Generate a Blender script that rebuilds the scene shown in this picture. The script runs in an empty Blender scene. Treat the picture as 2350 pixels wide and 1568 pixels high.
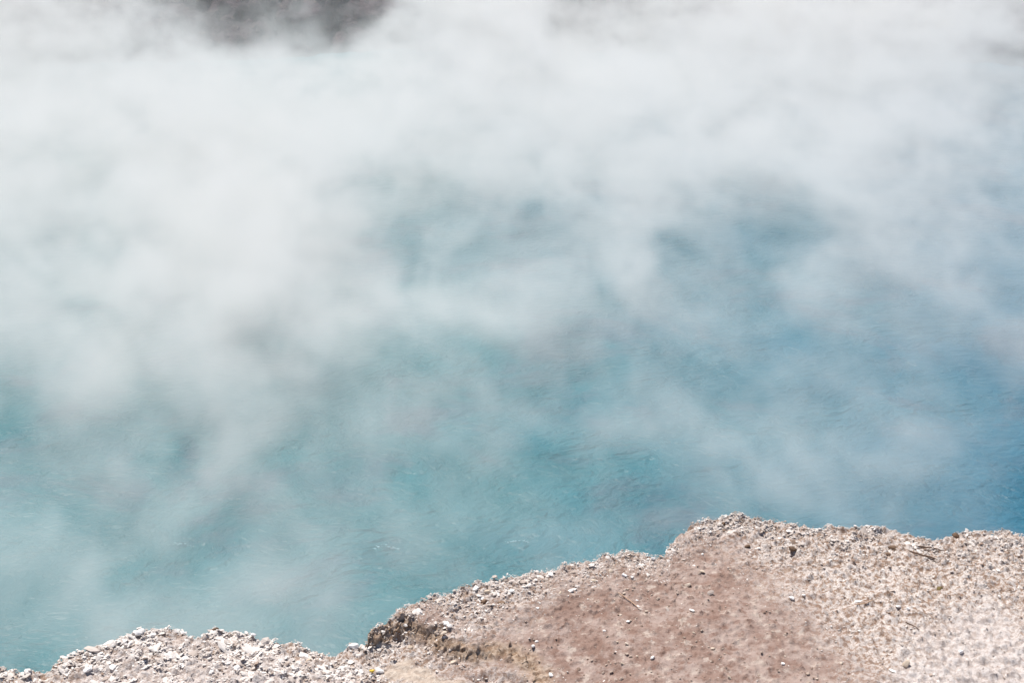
import bpy, math
import numpy as np

# ------------------------------------------------------------------ camera, sky, sun, exposure
S = bpy.context.scene
COL = S.collection
R = math.radians
PITCH = R(20.5)
CAM_Z = 6.0
cam = bpy.data.cameras.new('camera')
cam.lens = 50
cam.sensor_width = 36
cam.clip_end = 3000
cam_o = bpy.data.objects.new('camera', cam)
COL.objects.link(cam_o)
cam_o.location = (0, 0, CAM_Z)
cam_o.rotation_euler = (R(90) - PITCH, 0, 0)
S.camera = cam_o

SUN_EL, SUN_AZ = R(63), R(-32)            # azimuth from +Y (across the pool) towards +X
world = bpy.data.worlds.new('World')
S.world = world
world.use_nodes = True
wn = world.node_tree
sky = wn.nodes.new('ShaderNodeTexSky')
sky.sky_type = 'NISHITA'
sky.sun_disc = False
sky.sun_elevation = SUN_EL
sky.sun_rotation = SUN_AZ
sky.dust_density = 2.0
sky.altitude = 2200
wn.links.new(sky.outputs[0], wn.nodes['Background'].inputs[0])
wn.nodes['Background'].inputs[1].default_value = 0.075

sun = bpy.data.lights.new('sun', 'SUN')
sun.energy = 4.8
sun.angle = R(0.53)
sun.color = (1.0, 0.945, 0.88)
sun_o = bpy.data.objects.new('sun', sun)
COL.objects.link(sun_o)
sun_o.rotation_euler = (-(R(90) - SUN_EL), 0, -SUN_AZ)

S.view_settings.view_transform = 'Standard'
S.view_settings.look = 'None'
S.view_settings.gamma = 1.0
S.view_settings.exposure = 0.36
S.render.engine = 'CYCLES'
S.cycles.volume_bounces = 3
S.cycles.max_bounces = 8
S.cycles.volume_step_rate = 2.0
S.cycles.volume_max_steps = 256
S.cycles.use_denoising = True

# ------------------------------------------------------------------ helpers
rng = np.random.default_rng(11)


def ray(X, Y):
    """direction through a point of the photograph (2350 x 1568 units)"""
    r = (np.asarray(X, float) - 1175) / 3264
    u = -(np.asarray(Y, float) - 784) / 3264
    return r, math.cos(PITCH) + u * math.sin(PITCH), -math.sin(PITCH) + u * math.cos(PITCH)


def on_level(X, Y, z):
    """where that line meets the level z: real ground coordinates"""
    dx, dy, dz = ray(X, Y)
    t = (z - CAM_Z) / dz
    return dx * t, dy * t


class Noise:
    """gradient noise on a repeating lattice of 64"""
    def __init__(self, seed):
        g = np.random.default_rng(seed)
        self.p = g.permutation(4096).astype(np.int64)
        v = g.normal(size=(4096, 3))
        self.g = (v / np.linalg.norm(v, axis=1, keepdims=True)).astype(np.float32)

    def h(self, i, j, k):
        return self.p[(self.p[(self.p[i & 4095] + j) & 4095] + k) & 4095]

    def __call__(self, x, y, z=0.0):
        x, y, z = np.broadcast_arrays(np.asarray(x, np.float32), np.asarray(y, np.float32), np.asarray(z, np.float32))
        fx, fy, fz = np.floor(x), np.floor(y), np.floor(z)
        i, j, k = fx.astype(np.int64), fy.astype(np.int64), fz.astype(np.int64)
        x, y, z = x - fx, y - fy, z - fz
        u, v, w = (t * t * t * (t * (t * 6 - 15) + 10) for t in (x, y, z))
        out = 0
        for a in (0, 1):
            for b in (0, 1):
                for c in (0, 1):
                    g = self.g[self.h(i + a, j + b, k + c)]
                    d = g[..., 0] * (x - a) + g[..., 1] * (y - b) + g[..., 2] * (z - c)
                    out = out + d * (u if a else 1 - u) * (v if b else 1 - v) * (w if c else 1 - w)
        return out * 1.6


NZ1, NZ2, NZ3 = Noise(1), Noise(2), Noise(3)


def fbm(n, x, y, z=0.0, octaves=4, gain=0.5):
    s, a = 0, 1.0
    for o in range(octaves):
        s = s + a * n(x * 2 ** o + o * 7.3, y * 2 ** o - o * 3.1, np.asarray(z) * 2 ** o + o * 1.7)
        a *= gain
    return s


def smooth(a, b, t):
    t = np.clip((t - a) / (b - a), 0, 1)
    return t * t * (3 - 2 * t)


def mesh_from(name, verts, faces, mat, attrs=None, smooth_shade=True):
    """verts (n,3), faces (m,k) of equal length -> a linked object"""
    me = bpy.data.meshes.new(name)
    verts = np.ascontiguousarray(verts, np.float32)
    faces = np.ascontiguousarray(faces, np.int32)
    k = faces.shape[1]
    me.vertices.add(len(verts))
    me.vertices.foreach_set('co', verts.ravel())
    me.loops.add(faces.size)
    me.loops.foreach_set('vertex_index', faces.ravel())
    me.polygons.add(len(faces))
    me.polygons.foreach_set('loop_start', np.arange(0, faces.size, k, dtype=np.int32))
    me.polygons.foreach_set('loop_total', np.full(len(faces), k, np.int32))
    me.update(calc_edges=True)
    me.validate()
    me.polygons.foreach_set('use_smooth', np.full(len(faces), smooth_shade, bool))
    for n, v in (attrs or {}).items():
        at = me.attributes.new(n, 'FLOAT', 'POINT')
        at.data.foreach_set('value', np.ascontiguousarray(v, np.float32).ravel())
    if mat:
        me.materials.append(mat)
    o = bpy.data.objects.new(name, me)
    COL.objects.link(o)
    return o


def grid_faces(nr, nc):
    i = np.arange(nr - 1)[:, None] * nc + np.arange(nc - 1)[None, :]
    return np.stack([i, i + 1, i + nc + 1, i + nc], -1).reshape(-1, 4)


class NT:
    """short node wiring"""
    def __init__(self, name):
        self.m = bpy.data.materials.new(name)
        self.m.use_nodes = True
        self.t = self.m.node_tree
        self.b = self.t.nodes['Principled BSDF']
        self.out = self.t.nodes['Material Output']

    def n(self, kind, **kw):
        x = self.t.nodes.new(kind)
        for k, v in kw.items():
            if k.startswith('i_'):
                key = k[2:].replace('_', ' ')
                key = int(key) if key.isdigit() else key
                self.set(x.inputs[key], v)
            else:
                setattr(x, k, v)
        return x

    def set(self, sock, v):
        if isinstance(v, bpy.types.NodeSocket):
            self.t.links.new(v, sock)
        else:
            sock.default_value = v

    def math(self, op, a, b=0.0, clamp=False):
        x = self.n('ShaderNodeMath', operation=op, use_clamp=clamp)
        self.set(x.inputs[0], a)
        self.set(x.inputs[1], b)
        return x.outputs[0]

    def mix(self, f, a, b):
        x = self.n('ShaderNodeMix', data_type='RGBA')
        self.set(x.inputs[0], f)
        self.set(x.inputs[6], a)
        self.set(x.inputs[7], b)
        return x.outputs[2]

    def noise(self, vec, scale, detail=4.0, rough=0.55, dist=0.0):
        x = self.n('ShaderNodeTexNoise')
        self.set(x.inputs['Vector'], vec)
        x.inputs['Scale'].default_value = scale
        x.inputs['Detail'].default_value = detail
        x.inputs['Roughness'].default_value = rough
        x.inputs['Distortion'].default_value = dist
        return x.outputs['Fac']

    def ramp(self, f, lo, hi):
        x = self.n('ShaderNodeMapRange', interpolation_type='SMOOTHSTEP')
        self.set(x.inputs[0], f)
        x.inputs[1].default_value = lo
        x.inputs[2].default_value = hi
        return x.outputs[0]

    def pos(self):
        return self.n('ShaderNodeNewGeometry').outputs['Position']

    def attr(self, name):
        return self.n('ShaderNodeAttribute', attribute_name=name).outputs['Fac']

    def bump(self, h, strength, dist, normal=None):
        x = self.n('ShaderNodeBump')
        x.inputs['Strength'].default_value = strength
        x.inputs['Distance'].default_value = dist
        self.set(x.inputs['Height'], h)
        if normal is not None:
            self.set(x.inputs['Normal'], normal)
        return x.outputs[0]


def rgb(r, g, b):
    return (r, g, b, 1.0)


# ------------------------------------------------------------------ materials
def mat_bank():
    t = NT('sinter_ground')
    p = t.pos()
    dirt, cream = t.attr('dirt'), t.attr('cream')
    n1 = t.noise(p, 9, 6, 0.65)
    n2 = t.noise(p, 70, 5, 0.7)
    n3 = t.noise(p, 320, 3, 0.7)
    white = t.mix(t.ramp(n2, 0.40, 0.56), rgb(.30, .205, .15), rgb(.69, .635, .60))  # brown gaps: real staining plus crevice shade put into the colour
    white = t.mix(t.ramp(n3, 0.38, 0.54), t.mix(0.5, white, rgb(.24, .16, .115)), white)
    n0 = t.noise(p, 28, 5, 0.65)
    brown = t.mix(t.ramp(n1, 0.38, 0.62), rgb(.285, .193, .158), rgb(.395, .305, .268))
    brown = t.mix(t.ramp(n0, 0.50, 0.66), brown, rgb(.25, .160, .127))
    brown = t.mix(t.ramp(n0, 0.46, 0.34), brown, rgb(.49, .405, .35))
    brown = t.mix(t.math('MULTIPLY', t.ramp(n2, 0.55, 0.70), .75), brown, rgb(.17, .10, .072))
    brown = t.mix(t.ramp(n3, 0.62, 0.72), brown, rgb(.46, .38, .32))
    clump = t.ramp(t.noise(p, 24, 5, .72), .53, .62)
    white = t.mix(t.math('MULTIPLY', clump, .6), white, t.mix(t.ramp(n3, .4, .6), rgb(.17, .10, .065), rgb(.40, .28, .21)))
    white = t.mix(t.math('MULTIPLY', t.attr('pale'), .5), white, rgb(.61, .565, .55))
    crm = t.mix(t.ramp(n2, 0.35, 0.7), rgb(.46, .37, .30), rgb(.60, .52, .44))
    c = t.mix(dirt, white, brown)
    c = t.mix(cream, c, crm)
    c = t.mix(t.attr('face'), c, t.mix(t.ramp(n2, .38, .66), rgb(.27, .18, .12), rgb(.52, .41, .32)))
    t.set(t.b.inputs['Base Color'], c)
    t.b.inputs['Roughness'].default_value = 0.95
    t.b.inputs['Specular IOR Level'].default_value = 0.15
    nb = t.bump(n3, 0.6, 0.004)
    nb = t.bump(n2, 0.6, 0.010, nb)
    t.set(t.b.inputs['Normal'], nb)
    return t.m


def mat_stone(name, lo, hi, tint):
    t = NT(name)
    tc = t.n('ShaderNodeTexCoord').outputs['Object']
    tone = t.attr('tone')
    c = t.mix(tone, lo, hi)
    c = t.mix(t.ramp(t.noise(tc, 60, 3), .55, .75), c, tint)
    t.set(t.b.inputs['Base Color'], c)
    t.b.inputs['Roughness'].default_value = 0.9
    t.b.inputs['Specular IOR Level'].default_value = 0.2
    t.set(t.b.inputs['Normal'], t.bump(t.noise(tc, 250, 3), 0.4, 0.003))
    return t.m


def mat_far():
    t = NT('crater_ground')
    p = t.pos()
    z = t.n('ShaderNodeSeparateXYZ', i_0=p).outputs[2]
    z = t.math('ADD', z, t.math('MULTIPLY', t.math('SUBTRACT', t.noise(p, .6, 4), .5), 1.2))
    n1 = t.noise(p, 0.8, 8, .65)
    n2 = t.noise(p, 5, 6, .65)
    rock = t.mix(t.ramp(n1, .4, .62), rgb(.032, .018, .028), rgb(.105, .064, .078))
    rock = t.mix(t.ramp(n2, .6, .7), rock, rgb(.15, .095, .075))
    top = t.mix(t.ramp(n1, .4, .65), rgb(.33, .26, .21), rgb(.5, .45, .4))
    t.set(t.b.inputs['Base Color'], t.mix(t.ramp(z, 3.2, 3.9), rock, top))
    t.b.inputs['Roughness'].default_value = 0.9
    t.set(t.b.inputs['Normal'], t.bump(n2, 1.0, 0.25))
    return t.m


def mat_water():
    t = NT('hot_spring_water')
    p = t.pos()
    xyz = t.n('ShaderNodeSeparateXYZ', i_0=p)
    X, Y = xyz.outputs[0], xyz.outputs[1]
    # milky blue water: greener and shallower to the west, deeper blue to the east
    side = t.n('ShaderNodeMapRange', i_0=t.math('ADD', t.math('MULTIPLY', t.ramp(Y, 12.0, 24.0), .10), t.math('ADD', t.math('DIVIDE', X, t.math('ADD', Y, 1.0)), t.math('MULTIPLY', t.math('SUBTRACT', t.noise(p, .35, 3), .5), .35))))
    side.inputs[1].default_value = -0.05
    side.inputs[2].default_value = 0.36
    c = t.mix(side.outputs[0], WATER_W, WATER_E)
    bank_reflect = t.ramp(t.noise(p, .5, 5, .66, .6), .50, .66)  # purple-grey patches: far-bank reflection painted into the water colour
    c = t.mix(t.math('MULTIPLY', bank_reflect, .5), c, rgb(.070, .088, .130))
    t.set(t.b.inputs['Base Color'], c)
    t.b.inputs['Roughness'].default_value = 0.36
    t.b.inputs['IOR'].default_value = 1.33
    t.b.inputs['Specular IOR Level'].default_value = 0.25
    # ripples: long crests across the view, wrinkled and crossing
    def warp(scale, amt):
        w = t.n('ShaderNodeTexNoise', i_Vector=p)
        w.inputs['Scale'].default_value = scale
        w.inputs['Detail'].default_value = 2
        v = t.n('ShaderNodeVectorMath', operation='SUBTRACT', i_0=w.outputs['Color'])
        v.inputs[1].default_value = (.5, .5, .5)
        s = t.n('ShaderNodeVectorMath', operation='SCALE', i_0=v.outputs[0])
        s.inputs['Scale'].default_value = amt
        a = t.n('ShaderNodeVectorMath', operation='ADD', i_0=p, i_1=s.outputs[0])
        return a.outputs[0]
    def stretched(rot, sx, sy, src):
        m = t.n('ShaderNodeMapping')
        t.set(m.inputs['Vector'], src)
        m.inputs['Rotation'].default_value = (0, 0, rot)
        m.inputs['Scale'].default_value = (sx, sy, 1)
        return m.outputs[0]
    wv = warp(.5, 1.2)
    a = t.noise(stretched(R(-20), .75, 1, wv), 7.5, 4, .52, .5)
    b = t.noise(stretched(R(25), .75, 1, wv), 13, 3, .45, .3)
    big = t.noise(p, 1.6, 3, .5)
    h = t.math('ADD', t.math('ADD', t.math('MULTIPLY', a, 1.0), t.math('MULTIPLY', b, .5)), t.math('MULTIPLY', big, 1.0))
    # boiling spots: rings that spread from where gas rises
    for (bx, by, ra, amp) in BOILS:
        d = t.n('ShaderNodeVectorMath', operation='DISTANCE', i_0=warp(4.0, .35))
        d.inputs[1].default_value = (bx, by, 0)
        q = t.math('DIVIDE', d.outputs['Value'], ra)
        e = t.math('EXPONENT', t.math('MULTIPLY', t.math('MULTIPLY', q, q), -1.0))
        ring = t.math('COSINE', t.math('MULTIPLY', q, 5.0))
        h = t.math('ADD', h, t.math('MULTIPLY', t.math('MULTIPLY', ring, e), amp))
    gust = t.ramp(t.noise(p, .9, 4, .65, .8), .36, .66)
    h = t.math('MULTIPLY', t.math('SUBTRACT', h, 1.45), t.math('ADD', t.math('MULTIPLY', gust, .6), .4))
    t.set(t.b.inputs['Normal'], t.bump(h, WAVE_STR, WAVE_DIST))
    return t.m


WATER_W, WATER_E = rgb(.007, .142, .170), rgb(.004, .116, .188)
WAVE_STR, WAVE_DIST = 1.0, 0.085
BOIL_PX = [(885, 1262, .22, .5), (1190, 1248, .2, .4), (415, 1255, .2, .3), (1330, 1050, .3, .4), (968, 855, .4, .3), (965, 992, .4, .3), (1050, 905, .45, .3)]
BOILS = []
for X, Y, ra, amp in BOIL_PX:
    bx, by = on_level(X, Y, 0.0)
    BOILS.append((float(bx), float(by), ra, amp))

M_BANK = mat_bank()
M_FAR = mat_far()
M_WATER = mat_water()
M_GRAVEL = mat_stone('sinter_gravel', rgb(.29, .205, .155), rgb(.76, .715, .675), rgb(.60, .51, .43))
M_WHITE = mat_stone('white_sinter', rgb(.76, .73, .70), rgb(.86, .84, .82), rgb(.70, .64, .58))
M_CREAM = mat_stone('cream_sinter', rgb(.54, .44, .34), rgb(.66, .56, .46), rgb(.42, .31, .22))
M_BROWN = mat_stone('brown_sinter', rgb(.12, .075, .048), rgb(.24, .16, .11), rgb(.09, .055, .035))
M_DIRT = mat_stone('dirt_lump', rgb(.28, .19, .145), rgb(.50, .41, .34), rgb(.22, .14, .10))
M_OLIVE = mat_stone('olive_clod', rgb(.16, .12, .05), rgb(.26, .20, .09), rgb(.10, .07, .04))
M_STRAW = mat_stone('dry_straw', rgb(.46, .30, .20), rgb(.55, .38, .26), rgb(.40, .26, .17))
M_TWIG = mat_stone('dark_twig', rgb(.10, .065, .045), rgb(.16, .10, .07), rgb(.07, .045, .03))
M_LEAF = mat_stone('yellow_leaf', rgb(.72, .46, .05), rgb(.82, .58, .10), rgb(.60, .36, .05))
M_FOAM = mat_stone('water_foam', rgb(.22, .42, .47), rgb(.34, .54, .58), rgb(.20, .40, .45))

# ------------------------------------------------------------------ water
xs = np.linspace(-26, 26, 105)
ys = np.linspace(1.2, 42, 85)
XX, YY = np.meshgrid(xs, ys)
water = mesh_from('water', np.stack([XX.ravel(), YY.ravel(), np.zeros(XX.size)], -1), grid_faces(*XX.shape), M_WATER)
water['kind'] = 'structure'

# ------------------------------------------------------------------ crater and land round it (one sheet out to the horizon)
NT_, CX, CY, RX, RY = 1400, 0.0, 21.0, 23.0, 17.45
th = np.linspace(0, 2 * np.pi, NT_ + 1)[:-1]
wob = fbm(NZ1, np.cos(th) * 3, np.sin(th) * 3, 5.0, 4) * 0.9
wob = wob * smooth(-.98, -.88, np.sin(th))           # keep the near rim where it is
WALL = [(-.42 + .5 * k / 30, 3.6 * k / 30) for k in range(31)]
prof = [(-1.6, -2.0), (-1.2, -1.2), (-.7, -.5), ] + WALL + [(.14, 3.68), (.24, 3.74), (.5, 3.755), (1, 3.76), (2, 3.76), (4, 3.76), (7, 3.78), (12, 3.85), (20, 4.0), (40, 4.4), (80, 5), (160, 6), (350, 7), (900, 8), (2000, 8)]
V = []
for off, z in prof:
    rr = off + wob + (fbm(NZ2, np.cos(th) * 14, np.sin(th) * 14, z * .9, 4) * .55 if z < 3.6 else 0) * smooth(-.985, -.9, np.sin(th))
    rr = rr + smooth(.2, .6, np.sin(th)) * 3.6 * np.clip(z / 3.6, 0, 1)      # the far wall is a slope of rubble
    rr = rr + (fbm(NZ1, np.cos(th) * 60, np.sin(th) * 60, z * 3, 4, .6) * .30 * smooth(-.9, -.6, np.sin(th)) if z < 3.65 else 0)
    sh = .38 * (1 - smooth(-.99, -.94, np.sin(th)))    # the near rim steps back under the fine gravel bank
    x = CX + np.cos(th) * (RX + rr)
    y = CY + np.sin(th) * (RY + rr + sh)
    zz = z + (fbm(NZ3, x * .35, y * .35, 0, 4) * (.16 if off > 3 else .05) if off >= .1 else 0)
    if off > 20:
        zz = zz + fbm(NZ1, x * .01, y * .01, 2, 4) * off * .02
    V.append(np.stack([x, y, zz + np.zeros_like(x)], -1))
V = np.array(V)
nr = len(V)
i = np.arange(nr - 1)[:, None] * NT_
j = np.arange(NT_)[None, :]
jn = (j + 1) % NT_
F = np.stack([i + j, i + jn, i + NT_ + jn, i + NT_ + j], -1).reshape(-1, 4)[:, ::-1]
# sheet under the water so that the ground is closed
ground = mesh_from('ground', V.reshape(-1, 3), F, M_FAR)
ground['kind'] = 'structure'
bed = mesh_from('pool_bed', np.stack([XX.ravel(), YY.ravel(), np.full(XX.size, -1.9)], -1), grid_faces(*XX.shape), M_FAR)
bed['kind'] = 'structure'

# ------------------------------------------------------------------ near bank: gravel rim seen at the bottom of the photograph
SIL_A = [(-400, 1560), (-100, 1545), (0, 1540), (64, 1544), (103, 1538), (149, 1510), (177, 1498), (248, 1480), (305, 1462), (318, 1452), (348, 1451), (419, 1452),
         (436, 1463), (461, 1465), (493, 1442), (525, 1451), (582, 1455), (603, 1469), (667, 1475), (709, 1490), (731, 1500), (773, 1501),
         (800, 1486), (822, 1483), (842, 1488)]
SIL_B = [(842, 1458), (846, 1442), (860, 1434), (879, 1427), (928, 1395), (985, 1368), (1042, 1352), (1091, 1341), (1177, 1324), (1265, 1310), (1311, 1299),
         (1361, 1292), (1393, 1277), (1435, 1268), (1467, 1272), (1496, 1283), (1526, 1281), (1531, 1262), (1551, 1240), (1580, 1219), (1622, 1204), (1693, 1195),
         (1793, 1203), (1828, 1208), (1850, 1213), (1903, 1210), (1977, 1208), (2041, 1213), (2083, 1226), (2126, 1238), (2165, 1238), (2183, 1227), (2200, 1222),
         (2254, 1222), (2279, 1226), (2303, 1222), (2350, 1227), (2500, 1236), (2800, 1230)]
Z_LOW, Z_TOP = 3.80, 3.856
ra = [on_level(X, Y, Z_LOW) for X, Y in SIL_A]
rb = [on_level(X, Y, Z_TOP) for X, Y in SIL_B]
RIM = sorted([(float(a), float(b)) for a, b in ra + rb])
rim_x = np.array([-4.0, -2.6] + [a for a, b in RIM] + [2.9, 4.0])
rim_yv = np.array([3.75, 3.45] + [b for a, b in RIM] + [3.9, 3.95])
RSX = np.linspace(-4, 4, 1601)
RSY = np.convolve(np.pad(np.interp(RSX, rim_x, rim_yv), 40, 'edge'), np.hanning(83)[1:-1] / np.hanning(83).sum(), 'valid')
X_STEP = float(on_level(848, 1470, 3.84)[0])

# the ledge: ground right of / beyond this line stands higher than the pale ground in front of it
LEDGE = [(826, 1440), (838, 1478), (852, 1492), (885, 1484), (919, 1469), (944, 1473), (975, 1487), (998, 1490), (1006, 1510), (1039, 1516), (1068, 1523),
         (1091, 1526), (1135, 1519), (1165, 1524), (1193, 1541), (1209, 1566), (1225, 1600), (1250, 1700)]
LD = np.array([on_level(X, Y, Z_LOW) for X, Y in LEDGE], float)


def seg_signed(px, py, line):
    """distance to a polyline, positive on its right-hand (eastern/far) side"""
    best = np.full(px.shape, 1e9)
    sign = np.ones(px.shape)
    for (ax, ay), (bx, by) in zip(line[:-1], line[1:]):
        dx, dy = bx - ax, by - ay
        t = np.clip(((px - ax) * dx + (py - ay) * dy) / (dx * dx + dy * dy), 0, 1)
        qx, qy = ax + t * dx, ay + t * dy
        d = np.hypot(px - qx, py - qy)
        s = (dx * (py - ay) - dy * (px - ax))
        m = d < best - 1e-9
        best = np.where(m, d, best)
        sign = np.where(m, np.sign(s), sign)
    return best * sign


def inside(px, py, poly, soft):
    """soft mask of a polygon given in photograph units, laid on the bank"""
    P = np.array([on_level(X, Y, 3.86) for X, Y in poly], float)
    best = np.full(px.shape, 1e9)
    c = np.zeros(px.shape, bool)
    n = len(P)
    for a in range(n):
        ax, ay = P[a]
        bx, by = P[(a + 1) % n]
        dx, dy = bx - ax, by - ay
        t = np.clip(((px - ax) * dx + (py - ay) * dy) / (dx * dx + dy * dy + 1e-12), 0, 1)
        best = np.minimum(best, np.hypot(px - ax - t * dx, py - ay - t * dy))
        cond = (ay > py) != (by > py)
        xi = ax + (py - ay) * dx / (dy if abs(dy) > 1e-9 else 1e-9)
        c ^= cond & (px < xi)
    return smooth(-soft, soft, np.where(c, best, -best))


DIRT = [(1230, 1640), (1205, 1568), (1170, 1530), (1120, 1512), (1060, 1500), (1075, 1455), (1130, 1405), (1200, 1365), (1290, 1335), (1400, 1310), (1500, 1296),
        (1540, 1262), (1600, 1240), (1680, 1245), (1730, 1285), (1770, 1320), (1800, 1370), (1850, 1410), (1900, 1450), (1935, 1500), (1965, 1568), (2000, 1680)]
DIRT2 = [(150, 1530), (90, 1560), (-60, 1640), (-60, 1548), (100, 1540)]
DIRT3 = [(930, 1412), (985, 1385), (1060, 1385), (1050, 1420), (990, 1440), (930, 1435)]
CREAM = [(862, 1492), (930, 1476), (985, 1494), (1010, 1518), (1090, 1530), (1185, 1545), (1205, 1600), (1100, 1600), (1050, 1555), (960, 1538), (900, 1515)]
CHALK = [(130, 1540), (300, 1430), (500, 1430), (720, 1480), (830, 1490), (880, 1640), (120, 1640)]
PALE = [(2090, 1470), (2180, 1400), (2260, 1370), (2340, 1430), (2500, 1640), (2040, 1640), (2080, 1560)]
DARK = [(1070, 1512), (1120, 1502), (1180, 1508), (1205, 1530), (1160, 1532), (1100, 1528)]


def ledge_height(x, y):
    d = seg_signed(x, y, LD)
    d = d + fbm(NZ1, x * 22, y * 22, 1.0, 4, .6) * .018
    far = smooth(X_STEP + .05, X_STEP + .42, x)
    step = .056 * (1 - .62 * far)
    up = smooth(-.02, .040 + .04 * far, d)
    return up, step * up + (.056 - step) * smooth(0, .35, d)


def masks(x, y):
    wx = x + fbm(NZ2, x * 9, y * 9, 0, 5, .65) * .06
    wy = y + fbm(NZ3, x * 9, y * 9, 3, 5, .65) * .06
    dirt = np.maximum(inside(wx, wy, DIRT, .17), np.maximum(inside(wx, wy, DIRT2, .02), .8 * inside(wx, wy, DIRT3, .02)))
    cream = inside(x + (wx - x) * .4, y + (wy - y) * .4, CREAM, .015)
    return dirt, cream


def bank_z(x, y, dirt, cream, detail=True):
    up, lh = ledge_height(x, y)
    z = Z_LOW + lh
    ry = np.interp(x, RSX, RSY)
    back = ry - y                                       # how far inland of the rim
    bump = .020 * np.exp(-((x - X1530 - .14) / .16) ** 2) * np.exp(-np.maximum(back, 0) / .12)
    z = z + bump
    z = z + fbm(NZ3, x * 3, y * 3, 0, 3) * .012
    if detail:
        rough = (1 - dirt) * (1 - .8 * cream)
        crest = np.exp(-np.maximum(back, 0) / .07)
        n5 = fbm(NZ1, x * 24, y * 24, 2, 2)
        n15 = fbm(NZ2, x * 75, y * 75, 4, 3, .6)
        rid = 1 - np.abs(fbm(NZ3, x * 40, y * 40, 8, 2)) * 2
        # cracked crust: thin plates with sharp little drops between them
        pl = fbm(NZ1, x * 30, y * 30, 12, 3)
        z = z + rough * .0042 * (smooth(-.05, .05, pl) + smooth(.35, .42, pl))
        z = z + n5 * (.004 + .006 * rough * (.5 + crest)) + n15 * (.0018 + .0030 * rough) - rid * .0035 * rough
        clod = np.clip(fbm(NZ2, x * 55, y * 55, 9, 3) - .2, 0, 1)
        z = z + clod * .014 * dirt
        dk = inside(x, y, DARK, .012)
        z = z - dk * (.012 + .02 * np.clip(n15, 0, 1))
    edge = np.minimum(np.minimum(4.0 - np.abs(x), y + 1.6), 1.2)
    return z - .16 * (1 - smooth(0, 1.2, edge))


X1530 = float(on_level(1530, 1262, Z_TOP)[0])
cols = np.concatenate([np.linspace(-4, -1.75, 90)[:-1], np.linspace(-1.75, 1.95, 1150), np.linspace(1.95, 4, 90)[1:]])
inl = np.concatenate([np.arange(0, .30, .0035), np.arange(.30, 1.15, .006), np.linspace(1.15, 5.4, 70)])
cx = cols[None, :] + np.zeros((len(inl), 1))
ry = np.interp(cols, rim_x, rim_yv) + fbm(NZ1, cols * 40, 0 * cols, 3, 3) * .008
cy = ry[None, :] - inl[:, None]
dirt, cream = masks(cx, cy)
cz = bank_z(cx, cy, dirt, cream)
lip = .018
cz = cz - .010 * (1 - np.sqrt(np.clip(1 - (1 - np.clip(inl / lip, 0, 1)) ** 2, 0, 1)))[:, None]
up, _ = ledge_height(cx, cy)
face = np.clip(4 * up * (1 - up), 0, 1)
drops = np.concatenate([np.array([.004, .009, .015, .022, .03]), np.arange(.04, .32, .011), np.linspace(.33, 1.0, 30), np.linspace(1.05, 5.2, 60)])
outw = np.interp(drops, [0, .01, .03, .08, .3, .8, 1.8, 3.8, 5.2], [.004, .008, .010, .004, -.045, -.05, .10, .28, .9])
nzv = fbm(NZ2, cols[None, :] * 14, drops[:, None] * 14, 6, 4)
dy_ = ry[None, :] + outw[:, None] + nzv * np.interp(drops, [0, .05, .3, 5], [.002, .012, .04, .12])[:, None]
dz_ = cz[0][None, :] - drops[:, None]
dx_ = cols[None, :] + fbm(NZ3, cols[None, :] * 14, drops[:, None] * 14, 1, 3) * .01 * smooth(0, .05, drops)[:, None]
bx = np.concatenate([cx[::-1], dx_])
by = np.concatenate([cy[::-1], dy_])
bz = np.concatenate([cz[::-1], dz_])
zer = np.zeros_like(dx_)
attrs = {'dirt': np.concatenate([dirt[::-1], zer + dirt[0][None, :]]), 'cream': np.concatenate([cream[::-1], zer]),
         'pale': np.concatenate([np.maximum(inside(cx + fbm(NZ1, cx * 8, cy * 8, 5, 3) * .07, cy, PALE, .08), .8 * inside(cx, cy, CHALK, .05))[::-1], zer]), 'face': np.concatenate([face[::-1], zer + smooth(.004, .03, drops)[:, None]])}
# sideways roughening of the ledge face
fn = fbm(NZ1, bx * 50, by * 50, bz * 50, 3)
bx = bx + fn * .014 * attrs['face']
by = by + fbm(NZ2, bx * 50, by * 50, bz * 50, 3) * .006 * attrs['face']
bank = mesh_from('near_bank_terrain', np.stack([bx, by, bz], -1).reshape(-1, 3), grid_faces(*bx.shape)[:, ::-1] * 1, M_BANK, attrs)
bank['kind'] = 'structure'


def height_at(x, y):
    x = np.atleast_1d(np.asarray(x, float))
    y = np.atleast_1d(np.asarray(y, float))
    d, c = masks(x, y)
    return bank_z(x, y, d, c), d, c


def spot(X, Y):
    """a point of the photograph -> the point of the bank it shows"""
    z = 3.87
    for _ in range(5):
        x, y = on_level(X, Y, z)
        z = float(height_at(x, y)[0][0])
    return float(x), float(y), z


# ------------------------------------------------------------------ gravel
def ico():
    p = (1 + 5 ** .5) / 2
    v = np.array([(-1, p, 0), (1, p, 0), (-1, -p, 0), (1, -p, 0), (0, -1, p), (0, 1, p), (0, -1, -p), (0, 1, -p), (p, 0, -1), (p, 0, 1), (-p, 0, -1), (-p, 0, 1)], float)
    v /= np.linalg.norm(v[0])
    f = np.array([(0, 11, 5), (0, 5, 1), (0, 1, 7), (0, 7, 10), (0, 10, 11), (1, 5, 9), (5, 11, 4), (11, 10, 2), (10, 7, 6), (7, 1, 8), (3, 9, 4), (3, 4, 2), (3, 2, 6),
                  (3, 6, 8), (3, 8, 9), (4, 9, 5), (2, 4, 11), (6, 2, 10), (8, 6, 7), (9, 8, 1)])
    return v, f


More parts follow.
